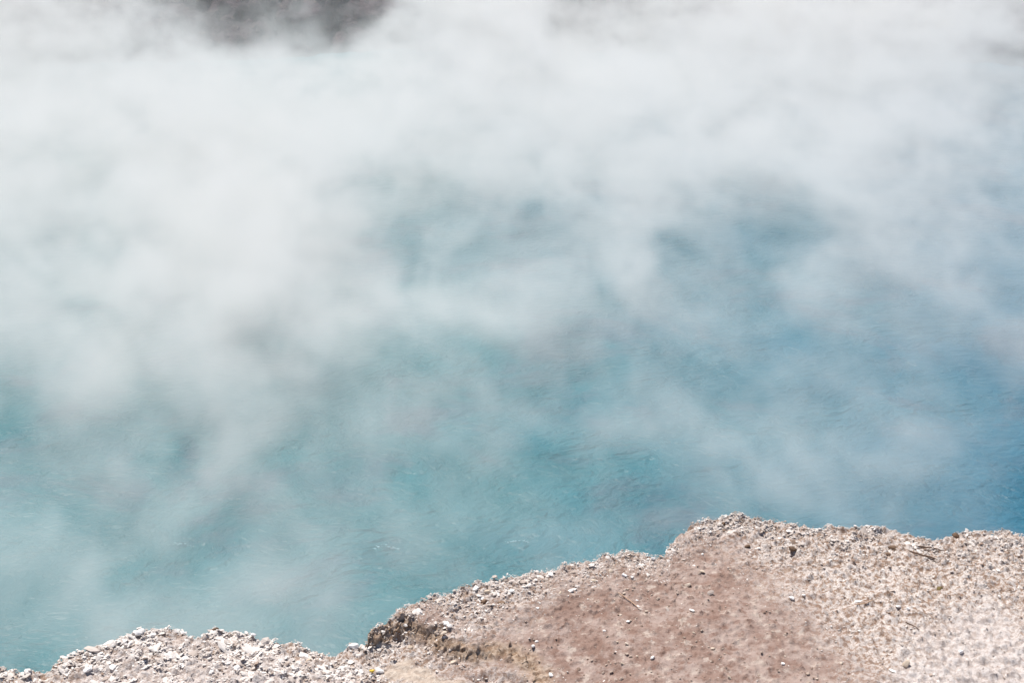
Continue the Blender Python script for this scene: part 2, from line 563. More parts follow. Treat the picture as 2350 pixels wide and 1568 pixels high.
def subdivide(v, f):
    v = list(map(tuple, v))
    mid = {}
    out = []
    def m(a, b):
        k = (min(a, b), max(a, b))
        if k not in mid:
            q = (np.array(v[a]) + np.array(v[b])) / 2
            v.append(tuple(q / np.linalg.norm(q)))
            mid[k] = len(v) - 1
        return mid[k]
    for a, b, c in f:
        d, e, g = m(a, b), m(b, c), m(c, a)
        out += [(a, d, g), (b, e, d), (c, g, e), (d, e, g)]
    return np.array(v), np.array(out)


IV, IF = ico()


def rots(n, g):
    q = g.normal(size=(n, 4))
    q /= np.linalg.norm(q, axis=1, keepdims=True)
    w, x, y, z = q.T
    return np.stack([1 - 2 * (y * y + z * z), 2 * (x * y - z * w), 2 * (x * z + y * w), 2 * (x * y + z * w), 1 - 2 * (x * x + z * z), 2 * (y * z - x * w),
                     2 * (x * z - y * w), 2 * (y * z + x * w), 1 - 2 * (x * x + y * y)], -1).reshape(n, 3, 3)


N_G = 200000
gx = rng.uniform(-2.0, 2.1, N_G)
gry = np.interp(gx, rim_x, rim_yv)
back = np.where(rng.random(N_G) < .45, rng.exponential(.10, N_G), rng.uniform(0, 1.25, N_G))
gy = gry - back + .004
gz, gd, gc = height_at(gx, gy)
sz = np.exp(rng.normal(math.log(.0016), .52, N_G))
big = rng.random(N_G) < np.where(gx < X_STEP, .07, .022)
sz = np.where(big, sz * rng.uniform(1.6, 2.8, N_G), sz)
sz = np.clip(sz, .0011, .0125)
sz = np.where(back < .03, sz * .75, sz)
clump = fbm(NZ1, gx * 12, gy * 12, 7, 3)
leftish = gx < X_STEP
sz = np.where(leftish, sz * 1.5, np.where((gx > X1530 + .1) & (back > .12), sz * .78, sz))
keep_p = np.clip(.55 + 1.5 * clump, .03, 1) * (1 - gd * (1 - .05)) * (1 - gc * .96)
keep_p = np.where((back < .16) & (gx > X_STEP) & (gx < X1530), np.maximum(keep_p, .35 * (1 - gc)), keep_p)
pal = inside(gx, gy, PALE, .09)
gup, _u = ledge_height(gx, gy)
keep_p = keep_p * (1 - .85 * np.clip(4 * gup * (1 - gup), 0, 1))
keep_p = keep_p * (1 - .4 * pal) * np.where(leftish, .8, 1)
keep = rng.random(N_G) < keep_p
gx, gy, gz, sz, gd, back = gx[keep], gy[keep], gz[keep], sz[keep], gd[keep], back[keep]
ng_ = len(gx)
sz = np.where(gd > .5, sz * .8, sz)
tone = np.clip(.22 * (gx < X_STEP) + rng.beta(2.0, 1.0, ng_) + .7 * fbm(NZ2, gx * 26, gy * 26, 1, 3) - .05, 0, 1)
shape = rng.uniform(.55, 1.35, (ng_, 12, 1)) ** .6
gv = IV[None] * shape * np.stack([sz * rng.uniform(.8, 1.7, ng_), sz * rng.uniform(.7, 1.1, ng_), sz * rng.uniform(.22, .5, ng_)], -1)[:, None, :]
ta, tb = rng.normal(0, .30, ng_), rng.normal(0, .30, ng_)   # flakes lie nearly flat
gv[:, :, 2] += gv[:, :, 0] * ta[:, None] + gv[:, :, 1] * tb[:, None]
za = rng.uniform(0, 6.283, ng_)
ca, sa = np.cos(za)[:, None], np.sin(za)[:, None]
gv[:, :, 0], gv[:, :, 1] = gv[:, :, 0] * ca - gv[:, :, 1] * sa, gv[:, :, 0] * sa + gv[:, :, 1] * ca
gv += np.stack([gx, gy, gz + sz * .02], -1)[:, None, :]
gf = (IF[None] + (np.arange(ng_) * 12)[:, None, None]).reshape(-1, 3)
gravel = mesh_from('gravel', gv.reshape(-1, 3), gf, M_GRAVEL, {'tone': np.repeat(tone, 12)}, False)
gravel['kind'] = 'stuff'
gravel['label'] = 'loose white and brown sinter gravel strewn along the rim of the hot spring'
gravel['category'] = 'gravel'

# ------------------------------------------------------------------ single stones, flakes, twigs
SV, SF = subdivide(IV, IF)


def stone_mesh(name, seed, dims, rough=.22, flat=False):
    g = np.random.default_rng(seed)
    n = Noise(100 + seed)
    v = SV * (1 + rough * fbm(n, SV[:, 0] * 1.3 + seed, SV[:, 1] * 1.3, SV[:, 2] * 1.3, 3))[:, None]
    for _ in range(9):                                   # broken flat facets
        d = g.normal(size=3)
        d /= np.linalg.norm(d)
        s = v @ d
        lim = g.uniform(.45, .8)
        v = v - np.clip(s - lim, 0, None)[:, None] * d * .9
    v = v * np.array(dims)
    return v


def add_stone(kind, X, Y, size, mat, label, category, seed, dims=(1, .8, .6), group=None, rz=None, tilt=.3):
    x, y, z = spot(X, Y)
    lim_y = float(np.interp(x, rim_x, rim_yv)) - size * .6
    if y > lim_y:
        y = lim_y
        z = float(height_at(x, y)[0][0])
    g = np.random.default_rng(seed + 500)
    o = mesh_from(kind, stone_mesh(kind, seed, dims) * size, SF, mat, {'tone': g.uniform(0, 1) + 0 * SV[:, 0]}, False)
    o.location = (x, y, z + size * dims[2] * .45)
    o.rotation_euler = (g.uniform(-tilt, tilt), g.uniform(-tilt, tilt), g.uniform(0, 6.28) if rz is None else rz)
    o['label'] = label
    o['category'] = category
    if group:
        o['group'] = group
    return o


PX = 1 / 3264 * 4.25                                      # one photograph unit in metres, on the bank
NAMED = [
    ('pebble', 932, 1427, 6, M_WHITE, 'round white pebble lying on the brown pointed end of the ledge', 'pebble'),
    ('stone', 813, 1487, 13, M_WHITE, 'white chunk on the rim in the notch just below the ledge point', 'stone'),
    ('pebble', 1233, 1398, 5.5, M_WHITE, 'lone white pebble on brown dirt nearest the white rubble band', 'pebble'),
    ('pebble', 1231, 1475, 5, M_WHITE, 'upper of two close white pebbles on the open brown dirt', 'pebble'),
    ('pebble', 1223, 1491, 6, M_WHITE, 'lower of two close white pebbles on the open brown dirt', 'pebble'),
    ('pebble', 1441, 1430, 5.5, M_WHITE, 'bright white pebble in the middle of the brown dirt slope', 'pebble'),
    ('pebble', 1464, 1394, 4.5, M_WHITE, 'small white pebble at the end of the dry straw', 'pebble'),
    ('pebble', 1462, 1380, 4, M_WHITE, 'tiny white pebble just above the end of the dry straw', 'pebble'),
    ('pebble', 1483, 1406, 5.5, M_CREAM, 'cream pebble just below and right of the dry straw', 'pebble'),
    ('pebble', 1497, 1512, 6, M_WHITE, 'flat white pebble low on the brown dirt, clear of all others', 'pebble'),
    ('pebble', 1264, 1552, 7, M_WHITE, 'white pebble on brown dirt near the dark crevice, lowest of the loose ones', 'pebble'),
    ('stone', 1309, 1359, 9, M_WHITE, 'pale grey chunk at the upper edge of the brown dirt', 'stone'),
    ('pebble', 1286, 1363, 6, M_CREAM, 'small cream stone touching the pale grey chunk on the dirt', 'pebble'),
    ('stone', 1363, 1334, 8, M_CREAM, 'cream stone half buried in dirt below the rim crest', 'stone'),
    ('stone', 1432, 1323, 8, M_WHITE, 'white angular stone below the highest rise of the middle rim', 'stone'),
    ('stone', 1403, 1313, 8, M_CREAM, 'cream angular stone left of a white one under the rim crest', 'stone'),
    ('pebble', 1499, 1286, 7, M_WHITE, 'white pebble on the rim in the dip before the big mound', 'pebble'),
    ('stone', 1175, 1359, 9, M_WHITE, 'pale stone at the top end of the white rubble band', 'stone'),
    ('stone', 1091, 1348, 12, M_WHITE, 'large white chunk on the rim of the rubble covered ledge', 'stone'),
    ('stone', 1120, 1362, 10, M_CREAM, 'large cream chunk just below the white one on the ledge rim', 'stone'),
    ('stone', 1265, 1322, 9, M_WHITE, 'white slab like chunk perched on the middle rim', 'stone'),
    ('stone', 1018, 1457, 9, M_CREAM, 'cream stone at the foot of the white rubble band', 'stone'),
    ('stone', 1033, 1446, 9, M_WHITE, 'white stone standing in the lower white rubble band', 'stone'),
    ('stone', 1132, 1391, 6, M_WHITE, 'upright white stone beside brown clods under the ledge rim', 'stone'),
    ('stone', 1107, 1377, 7, M_WHITE, 'tall pale stone between brown clods under the ledge rim', 'stone'),
    ('stone', 323, 1461, 15, M_WHITE, 'biggest white block on the top of the gravel hump', 'stone'),
    ('stone', 352, 1462, 11, M_WHITE, 'white block right beside the biggest one on the gravel hump', 'stone'),
    ('stone', 420, 1457, 7, M_WHITE, 'small peaked white stone on the rim before the notch', 'stone'),
    ('stone', 387, 1508, 12, M_WHITE, 'smooth pale slab in the middle of the gravel hump', 'stone'),
    ('stone', 497, 1446, 11, M_BROWN, 'brown peaked clod topping the rim of the gravel hump', 'stone'),
    ('stone', 202, 1547, 11, M_WHITE, 'white stone low on the slope where brown dirt meets gravel', 'stone'),
    ('stone', 259, 1535, 11, M_WHITE, 'white stone with a dark gap under it on the gravel hump', 'stone'),
    ('stone', 709, 1519, 10, M_CREAM, 'pale cream stone above the dark cluster on the hump end', 'stone'),
    ('stone', 582, 1460, 8, M_WHITE, 'white knob on the rim falling away from the brown clod', 'stone'),
    ('stone', 543, 1537, 10, M_WHITE, 'rounded white stone low in the gravel hump', 'stone'),
    ('pebble', 1818, 1376, 9, M_WHITE, 'bright white pebble where brown dirt meets pale gravel', 'pebble'),
    ('pebble', 1844, 1371, 6, M_WHITE, 'smaller white pebble beside the bright one at the gravel edge', 'pebble'),
    ('pebble', 2061, 1400, 7, M_WHITE, 'left one of a white pebble pair on the pale gravel', 'pebble'),
    ('pebble', 2085, 1400, 6, M_WHITE, 'right one of a white pebble pair on the pale gravel', 'pebble'),
    ('pebble', 1612, 1274, 5, M_WHITE, 'white pebble on the brown flank of the big mound', 'pebble'),
    ('stone', 1612, 1313, 8, M_CREAM, 'cream stone on brown dirt below the big mound', 'stone'),
    ('pebble', 1796, 1527, 7, M_WHITE, 'white pebble on brown dirt at the bottom near the gravel', 'pebble'),
    ('stone', 1578, 1346, 8, M_CREAM, 'pale cream lump in the middle of the upper brown dirt', 'stone'),
    ('stone', 1637, 1492, 6, M_CREAM, 'small cream lump on the lower brown dirt', 'stone'),
    ('stone', 1818, 1263, 14, M_BROWN, 'dark brown clod on the pale mound top', 'clod'),
    ('stone', 2048, 1262, 13, M_BROWN, 'dark brown lump standing in for a shaded crevice behind the right rim', 'clod'),  # dark lump added in place of a crevice and its shade
    ('stone', 2038, 1275, 8, M_BROWN, 'small brown clod leaning on the dark lump that stands in for the crevice', 'clod'),
    ('stone', 2155, 1355, 10, M_OLIVE, 'olive brown clod alone on the pale gravel', 'clod'),
    ('stone', 1716, 1258, 8, M_BROWN, 'brown clod on the left shoulder of the pale mound', 'clod'),
    ('stone', 2192, 1232, 13, M_BROWN, 'brown clod standing on the rim right of the dip', 'clod'),
    ('stone', 2080, 1527, 11, M_CREAM, 'cream chunk low in the pale gravel field', 'stone'),
    ('stone', 2204, 1502, 8, M_WHITE, 'white chunk low on the smooth pale gravel', 'stone'),
    ('stone', 1660, 1206, 9, M_BROWN, 'brown clod on the crest of the big mound', 'clod'),
    ('stone', 1110, 1384, 11, M_BROWN, 'brown clod among white stones under the ledge rim', 'clod'),
    ('stone', 1150, 1380, 11, M_BROWN, 'long brown clod right of the upright white stone', 'clod'),
    ('stone', 940, 1452, 10, M_CREAM, 'tan block set in the dark face of the ledge', 'stone'),
    ('stone', 1040, 1499, 11, M_CREAM, 'cream block at the front corner of the ledge', 'stone'),
]
for q, (kind, X, Y, px, mat, label, cat) in enumerate(NAMED):
    add_stone(kind, X, Y, px * PX, mat, label, cat, q, (1, .8, .52))

FLAKES = [
    (1975, 1381, 17, 3.5, .1, 'long flat white flake lying on the pale gravel'),
    (1791, 1242, 9, 3, -.7, 'narrow white flake slanting beside the dark clod on the mound'),
    (1807, 1220, 15, 3.5, .05, 'long white flake near the rim of the big mound'),
    (1457, 1279, 10, 4, .5, 'curved white flake on the crest of the middle rim'),
    (1022, 1432, 11, 5, .1, 'broad white flake at the middle of the rubble band'),
    (1588, 1402, 8, 2.5, -.7, 'thin white flake in the open brown dirt'),
    (2052, 1545, 12, 3, -.6, 'slanting cream flake low in the pale gravel'),
    (1050, 1372, 12, 4, .3, 'white flake tilted over the ledge rubble'),
]
for q, (X, Y, a, b, rz, label) in enumerate(FLAKES):
    add_stone('flake', X, Y, a * PX, M_WHITE, label, 'flake', 70 + q, (1, b / a * 1.6, b / a * .55), rz=rz, tilt=.12)


def stick(name, pts, rad, mat, label, cat):
    P = np.array([spot(X, Y) for X, Y in pts])
    P[:, 2] += rad * 1.5
    k = np.linspace(0, len(P) - 1, 14)
    C = np.stack([np.interp(k, np.arange(len(P)), P[:, a]) for a in range(3)], -1)
    C[:, 2] = np.maximum(C[:, 2], height_at(C[:, 0], C[:, 1])[0] + rad)
    C[:, 2] = np.convolve(np.pad(C[:, 2], 2, 'edge'), np.ones(5) / 5, 'valid') + rad
    C[:, 1] += fbm(NZ1, k * .7, k * 0, 3, 2) * rad * 2
    T = np.gradient(C, axis=0)
    T /= np.linalg.norm(T, axis=1, keepdims=True)
    U = np.cross(T, (0, 0, 1.0))
    U /= np.linalg.norm(U, axis=1, keepdims=True)
    W = np.cross(U, T)
    a = np.linspace(0, 2 * np.pi, 7)[:-1]
    rr = rad * np.interp(np.linspace(0, 1, 14), [0, .1, .8, 1], [.5, 1, .8, .25])
    ring = C[:, None] + rr[:, None, None] * (np.cos(a)[None, :, None] * U[:, None] + np.sin(a)[None, :, None] * W[:, None])
    v = ring.reshape(-1, 3)
    f = []
    for i in range(13):
        for j in range(6):
            f.append((i * 6 + j, i * 6 + (j + 1) % 6, (i + 1) * 6 + (j + 1) % 6, (i + 1) * 6 + j))
    o0 = C[0].copy()
    o = mesh_from(name, v - o0, np.array(f), mat, {'tone': np.full(len(v), .5)})
    o.location = tuple(o0)
    o['label'] = label
    o['category'] = cat
    return o


stick('straw', [(1418, 1363), (1445, 1382), (1471, 1404)], .0016, M_STRAW, 'thin dry straw lying slantwise on the brown dirt', 'straw')
stick('straw', [(1965, 1392), (1990, 1386), (2012, 1379)], .0014, M_STRAW, 'short straw under the long white flake', 'straw')
stick('twig', [(2085, 1272), (2120, 1281), (2151, 1291)], .0030, M_TWIG, 'dark twig in the gravel, lower of two behind the rim dip', 'twig')
stick('twig', [(2100, 1263), (2135, 1266), (2168, 1270)], .0024, M_TWIG, 'dark twig in the gravel, upper of two behind the rim dip', 'twig')
stick('twig', [(2078, 1432), (2095, 1441), (2110, 1452)], .0018, M_TWIG, 'short dark twig lower down on the pale gravel', 'twig')

# a yellow leaf scrap in the white gravel
lx, ly, lz = spot(854, 1546)
a = np.linspace(0, 2 * np.pi, 13)[:-1]
lv = [(0, 0, .002)] + [(math.cos(t) * .0075 * (1 + .2 * math.sin(3 * t)), math.sin(t) * .005, .0012 * math.cos(2 * t)) for t in a]
lv = np.array(lv + [(x, y, z - .0008) for x, y, z in lv])
lf = [(0, 1 + k, 1 + (k + 1) % 12) for k in range(12)] + [(13, 14 + (k + 1) % 12, 14 + k) for k in range(12)]
lf += [(1 + k, 14 + k, 14 + (k + 1) % 12) for k in range(12)] + [(1 + k, 14 + (k + 1) % 12, 1 + (k + 1) % 12) for k in range(12)]
leaf = mesh_from('leaf_scrap', lv, np.array(lf), M_LEAF, {'tone': np.full(len(lv), .6)})
leaf.location = (lx, ly, lz + .007)
leaf.rotation_euler = (.35, 0, .2)
leaf['label'] = 'yellow leaf scrap on the white gravel below the ledge point'
leaf['category'] = 'leaf'

# loose pebbles scattered on the brown dirt: one of each kind, then copies
protos = []
for q in range(8):
    v = stone_mesh('p', 200 + q, (1, .85, .62))
    o = mesh_from('pebble', v, SF, (M_CREAM, M_DIRT, M_DIRT, M_DIRT)[q % 4], {'tone': np.full(len(v), rng.random())}, False)
    protos.append(o)
placed = 0
tries = 0
while placed < 210 and tries < 6000:
    tries += 1
    X, Y = rng.uniform(1060, 2000), rng.uniform(1250, 1566)
    x, y = on_level(X, Y, 3.87)
    z, d, c = height_at(x, y)
    if d[0] < .75:
        continue
    o = protos[placed] if placed < len(protos) else protos[placed % 8].copy()
    if placed >= len(protos):
        COL.objects.link(o)
    s = float(np.clip(math.exp(rng.normal(math.log(.0034), .35)), .002, .0075))
    o.scale = (s, s, s)
    o.location = (float(x), float(y), float(z[0]) + s * .3)
    o.rotation_euler = (rng.uniform(-.4, .4), rng.uniform(-.4, .4), rng.uniform(0, 6.28))
    what = ('small cream pebble', 'small brown lump')[0 if (placed % 8) % 4 == 0 else 1]
    where = ('at the left end of the brown dirt by the crevice' if X < 1300 else 'on the brown dirt just below the rim' if Y < 1350
             else 'where the brown dirt fades into pale gravel' if X > 1750 else 'in the middle of the brown dirt')
    o['label'] = what + ' loose ' + where
    o['category'] = 'pebble'
    o['group'] = what + 's ' + where
    placed += 1

# foam flecks where gas breaks the surface
fl = []
for bi, (bx_, by_, ra_, amp_) in enumerate(BOILS[:3]):
    for _ in range((26, 20, 14)[bi]):
        t, r_ = rng.uniform(0, np.pi), rng.uniform(.6, 1.0) * ra_ * .45
        fl.append((bx_ + math.cos(t) * r_ * 1.3, by_ + math.sin(t) * r_ * .6 + rng.normal() * .01, rng.uniform(.003, .010)))
fl = np.array(fl)
fv = IV[None] * (fl[:, 2][:, None, None] * np.array([1.6, 1, .5])) + np.stack([fl[:, 0], fl[:, 1], 0 * fl[:, 0] + .002], -1)[:, None, :]
ff = (IF[None] + (np.arange(len(fl)) * 12)[:, None, None]).reshape(-1, 3)
foam = mesh_from('foam', fv.reshape(-1, 3), ff, M_FOAM, {'tone': np.full(len(fl) * 12, .6)})
foam['kind'] = 'stuff'
foam['label'] = 'flecks of pale foam on the turquoise water where gas bubbles up'
foam['category'] = 'foam'

# ------------------------------------------------------------------ steam over the pool
# A plan of how much steam stands over each part of the pool, at five heights (x 69, y 33, z 5); fine billows are added by noise.
LATTICE = (
    19, 19, 19, 19, 19, 19, 19, 19, 19, 19, 19, 19, 19, 19, 19, 19, 19, 19, 19, 19, 19, 19, 19, 19, 18, 18, 18, 18, 18, 18, 18, 18, 18, 18, 18, 17, 17, 17, 17, 17, 17, 17, 17, 17, 17, 17, 17, 17, 17, 17, 17, 17, 17, 17, 17, 17, 17, 17, 17, 17, 17, 17, 17, 17, 17, 17, 17, 17, 17,
    19, 19, 19, 19, 19, 19, 19, 19, 19, 19, 19, 19, 19, 19, 19, 19, 19, 19, 19, 19, 19, 19, 19, 19, 18, 18, 18, 18, 18, 18, 18, 18, 18, 18, 18, 17, 17, 17, 17, 17, 17, 17, 17, 17, 17, 17, 17, 17, 17, 17, 17, 17, 17, 17, 17, 17, 17, 17, 17, 17, 17, 17, 17, 17, 17, 17, 17, 17, 17,
    19, 19, 19, 19, 19, 19, 19, 19, 19, 19, 19, 19, 19, 19, 19, 19, 19, 19, 19, 19, 19, 19, 19, 19, 19, 18, 18, 18, 18, 18, 18, 18, 18, 18, 18, 17, 17, 17, 17, 17, 17, 17, 17, 17, 17, 17, 17, 17, 17, 17, 17, 17, 17, 17, 17, 17, 17, 17, 17, 17, 17, 17, 17, 17, 17, 17, 17, 17, 17,
    19, 19, 19, 19, 19, 19, 19, 19, 19, 19, 19, 19, 19, 19, 19, 19, 19, 19, 19, 19, 19, 19, 19, 19, 19, 18, 18, 18, 18, 18, 18, 18, 18, 18, 18, 17, 17, 17, 17, 17, 17, 17, 17, 16, 16, 16, 16, 16, 17, 17, 17, 17, 17, 17, 17, 17, 17, 17, 17, 17, 17, 17, 17, 17, 17, 17, 17, 17, 17,
    19, 19, 19, 19, 19, 19, 19, 19, 19, 19, 19, 19, 19, 19, 19, 19, 19, 19, 19, 19, 19, 19, 19, 19, 19, 18, 18, 18, 18, 18, 18, 18, 18, 18, 18, 17, 17, 17, 17, 17, 17, 16, 16, 16, 16, 16, 16, 16, 16, 17, 17, 17, 17, 17, 17, 17, 17, 17, 17, 17, 17, 17, 17, 17, 17, 17, 17, 17, 17,
    19, 19, 19, 19, 19, 19, 19, 19, 19, 19, 19, 19, 19, 19, 19, 19, 19, 19, 19, 19, 19, 19, 19, 19, 19, 18, 18, 18, 18, 18, 18, 18, 18, 18, 18, 17, 17, 17, 17, 17, 16, 16, 16, 16, 16, 16, 16, 16, 16, 16, 17, 17, 17, 17, 17, 17, 17, 17, 17, 17, 17, 17, 17, 17, 17, 17, 17, 17, 17,
    19, 19, 19, 19, 19, 19, 19, 19, 19, 20, 20, 20, 20, 20, 20, 20, 19, 19, 19, 19, 19, 19, 19, 19, 19, 19, 18, 18, 18, 18, 18, 18, 18, 18, 18, 17, 17, 17, 17, 16, 16, 16, 16, 16, 16, 16, 16, 16, 16, 16, 16, 17, 17, 17, 17, 17, 17, 17, 17, 17, 17, 17, 17, 17, 17, 17, 17, 17, 17,
    19, 19, 19, 20, 20, 20, 20, 20, 20, 20, 20, 20, 20, 20, 20, 20, 20, 20, 20, 19, 19, 19, 19, 19, 19, 18, 18, 18, 18, 18, 19, 18, 18, 18, 18, 17, 17, 17, 16, 16, 16, 16, 16, 16, 16, 16, 16, 16, 16, 16, 16, 16, 17, 17, 17, 17, 17, 17, 17, 17, 17, 17, 17, 17, 17, 17, 17, 17, 17,
    20, 20, 20, 20, 20, 20, 20, 20, 20, 20, 20, 20, 20, 20, 20, 20, 20, 20, 20, 20, 20, 19, 19, 19, 19, 18, 18, 18, 18, 19, 19, 19, 19, 18, 18, 17, 17, 17, 16, 16, 16, 16, 16, 16, 16, 16, 16, 16, 16, 16, 16, 16, 17, 17, 17, 17, 17, 17, 17, 17, 17, 17, 17, 17, 17, 17, 17, 17, 17,
    20, 20, 20, 20, 20, 20, 20, 20, 20, 20, 20, 20, 20, 20, 20, 20, 20, 20, 20, 20, 20, 20, 19, 19, 19, 18, 18, 18, 18, 19, 19, 19, 19, 19, 18, 17, 17, 16, 16, 16, 16, 15, 15, 15, 15, 16, 16, 16, 16, 16, 16, 16, 16, 17, 17, 17, 17, 17, 17, 17, 17, 17, 17, 17, 17, 17, 17, 17, 17,
    20, 20, 20, 20, 20, 20, 20, 20, 20, 20, 20, 20, 21, 21, 21, 21, 20, 20, 20, 20, 20, 20, 20, 19, 19, 18, 18, 18, 18, 18, 20, 21, 20, 19, 18, 17, 16, 16, 16, 15, 15, 15, 15, 15, 15, 15, 15, 16, 16, 16, 16, 16, 16, 17, 17, 17, 17, 17, 17, 17, 17, 17, 17, 17, 17, 17, 17, 17, 17,
    20, 20, 20, 20, 20, 20, 21, 21, 21, 21, 21, 21, 21, 21, 21, 21, 21, 21, 21, 21, 20, 20, 20, 19, 19, 17, 17, 18, 17, 18, 20, 23, 22, 19, 18, 16, 16, 15, 15, 15, 15, 15, 15, 15, 15, 15, 15, 15, 16, 16, 16, 16, 16, 17, 17, 17, 17, 17, 17, 17, 17, 17, 17, 17, 17, 17, 17, 17, 17,
    21, 21, 21, 21, 21, 21, 21, 21, 21, 21, 21, 21, 21, 21, 21, 21, 21, 21, 21, 21, 21, 21, 20, 20, 19, 15, 11, 13, 12, 15, 21, 28, 23, 19, 17, 14, 15, 15, 15, 14, 14, 14, 14, 14, 14, 15, 15, 15, 15, 16, 16, 16, 16, 17, 17, 17, 17, 17, 17, 17, 17, 17, 17, 17, 17, 17, 17, 17, 17,
    21, 21, 21, 21, 21, 21, 21, 21, 21, 21, 21, 21, 22, 22, 22, 22, 22, 21, 21, 21, 21, 21, 21, 21, 21, 17, 15, 18, 25, 27, 23, 29, 17, 15, 15, 9, 14, 14, 14, 13, 13, 14, 14, 14, 14, 14, 15, 15, 15, 16, 16, 16, 16, 17, 17, 17, 17, 17, 17, 17, 17, 17, 17, 17, 17, 17, 17, 17, 17,
    21, 21, 21, 21, 21, 21, 21, 22, 22, 22, 22, 22, 22, 22, 22, 22, 22, 22, 22, 22, 22, 22, 22, 23, 26, 25, 24, 22, 18, 11, 21, 20, 8, 20, 15, 14, 18, 11, 16, 10, 12, 14, 14, 13, 12, 14, 14, 15, 15, 16, 16, 16, 16, 17, 17, 17, 17, 17, 17, 17, 17, 17, 17, 17, 17, 17, 17, 17, 17,
    21, 21, 21, 21, 22, 22, 22, 22, 22, 22, 22, 22, 22, 22, 22, 22, 22, 22, 22, 22, 22, 22, 22, 21, 17, 18, 19, 19, 21, 16, 13, 22, 26, 24, 16, 18, 13, 14, 23, 20, 19, 14, 12, 6, 8, 14, 14, 15, 15, 16, 16, 16, 16, 17, 17, 17, 17, 17, 17, 17, 17, 17, 17, 17, 17, 17, 17, 17, 17,
    22, 22, 22, 22, 22, 22, 22, 22, 22, 22, 23, 23, 23, 23, 23, 23, 23, 23, 23, 22, 22, 22, 21, 23, 23, 22, 20, 20, 19, 19, 22, 24, 15, 12, 12, 12, 14, 19, 21, 24, 24, 17, 14, 10, 8, 17, 14, 14, 15, 16, 16, 16, 17, 17, 17, 17, 17, 17, 17, 17, 17, 17, 17, 17, 17, 17, 17, 17, 17,
    22, 22, 22, 22, 22, 22, 22, 23, 23, 23, 23, 23, 23, 23, 23, 24, 24, 23, 23, 23, 22, 21, 20, 18, 17, 18, 18, 20, 23, 30, 19, 15, 11, 17, 17, 15, 15, 18, 17, 17, 31, 26, 23, 14, 7, 7, 10, 14, 15, 16, 16, 17, 17, 17, 17, 17, 17, 17, 17, 17, 17, 17, 17, 17, 17, 17, 17, 17, 17,
    22, 22, 22, 22, 22, 23, 23, 23, 23, 23, 24, 24, 24, 24, 24, 24, 24, 24, 24, 24, 23, 21, 14, 15, 14, 33, 18, 19, 30, 23, 21, 21, 23, 26, 24, 24, 21, 22, 18, 13, 19, 15, 14, 15, 12, 9, 9, 15, 16, 17, 17, 17, 17, 17, 17, 17, 17, 17, 17, 17, 17, 17, 17, 17, 17, 17, 17, 17, 17,
    22, 22, 23, 23, 23, 23, 23, 23, 24, 24, 24, 24, 24, 24, 25, 25, 25, 25, 25, 25, 25, 25, 18, 20, 30, 33, 33, 33, 34, 26, 21, 16, 14, 16, 17, 14, 14, 15, 13, 14, 17, 18, 16, 13, 13, 13, 17, 18, 18, 18, 17, 17, 17, 17, 17, 17, 17, 17, 17, 17, 17, 17, 17, 17, 17, 17, 17, 17, 17,
    23, 23, 23, 23, 23, 23, 24, 24, 24, 24, 25, 25, 25, 25, 25, 25, 25, 26, 26, 26, 27, 28, 29, 32, 30, 32, 32, 34, 37, 32, 28, 22, 22, 22, 21, 21, 18, 18, 17, 19, 16, 12, 17, 17, 14, 14, 19, 17, 21, 18, 17, 17, 17, 17, 17, 17, 17, 17, 17, 17, 17, 17, 17, 17, 17, 17, 17, 17, 17,
    23, 23, 23, 23, 23, 24, 24, 24, 24, 25, 25, 25, 25, 26, 26, 26, 26, 26, 26, 25, 27, 28, 29, 29, 30, 31, 35, 41, 41, 40, 35, 28, 32, 30, 31, 29, 19, 23, 22, 22, 18, 24, 22, 13, 13, 19, 20, 18, 16, 17, 16, 17, 17, 17, 17, 17, 17, 17, 17, 17, 17, 17, 17, 17, 17, 17, 17, 17, 17,
    23, 23, 23, 23, 24, 24, 24, 25, 25, 25, 26, 26, 26, 26, 26, 26, 26, 27, 28, 31, 31, 30, 29, 30, 33, 36, 38, 46, 37, 34, 20, 11, 17, 12, 22, 31, 36, 29, 22, 16, 11, 12, 23, 30, 26, 21, 18, 16, 13, 13, 14, 16, 17, 17, 17, 17, 18, 18, 18, 18, 17, 17, 17, 17, 17, 17, 17, 17, 17,
    23, 23, 23, 24, 24, 24, 25, 25, 25, 26, 26, 26, 27, 27, 27, 27, 27, 26, 27, 27, 27, 26, 27, 29, 32, 34, 38, 40, 37, 24, 19, 17, 18, 19, 14, 14, 21, 23, 16, 17, 17, 11, 11, 14, 19, 24, 20, 20, 15, 11, 12, 18, 17, 17, 18, 18, 18, 18, 18, 18, 18, 17, 17, 17, 17, 17, 17, 17, 17,
    23, 23, 24, 24, 24, 24, 25, 25, 26, 26, 27, 27, 27, 28, 28, 28, 26, 28, 28, 28, 28, 30, 32, 33, 34, 37, 40, 36, 37, 27, 22, 18, 16, 16, 17, 20, 24, 24, 34, 24, 17, 14, 15, 19, 21, 24, 24, 22, 22, 19, 15, 14, 16, 17, 18, 18, 18, 18, 18, 18, 18, 18, 17, 17, 17, 17, 17, 17, 17,
    23, 23, 24, 24, 24, 25, 25, 26, 26, 27, 28, 28, 28, 28, 29, 31, 30, 30, 31, 31, 31, 31, 32, 33, 35, 38, 37, 37, 30, 28, 26, 26, 28, 28, 28, 27, 27, 28, 29, 27, 27, 27, 25, 26, 28, 28, 27, 25, 23, 22, 19, 16, 15, 18, 19, 18, 18, 18, 18, 18, 18, 18, 17, 17, 17, 17, 17, 17, 17,
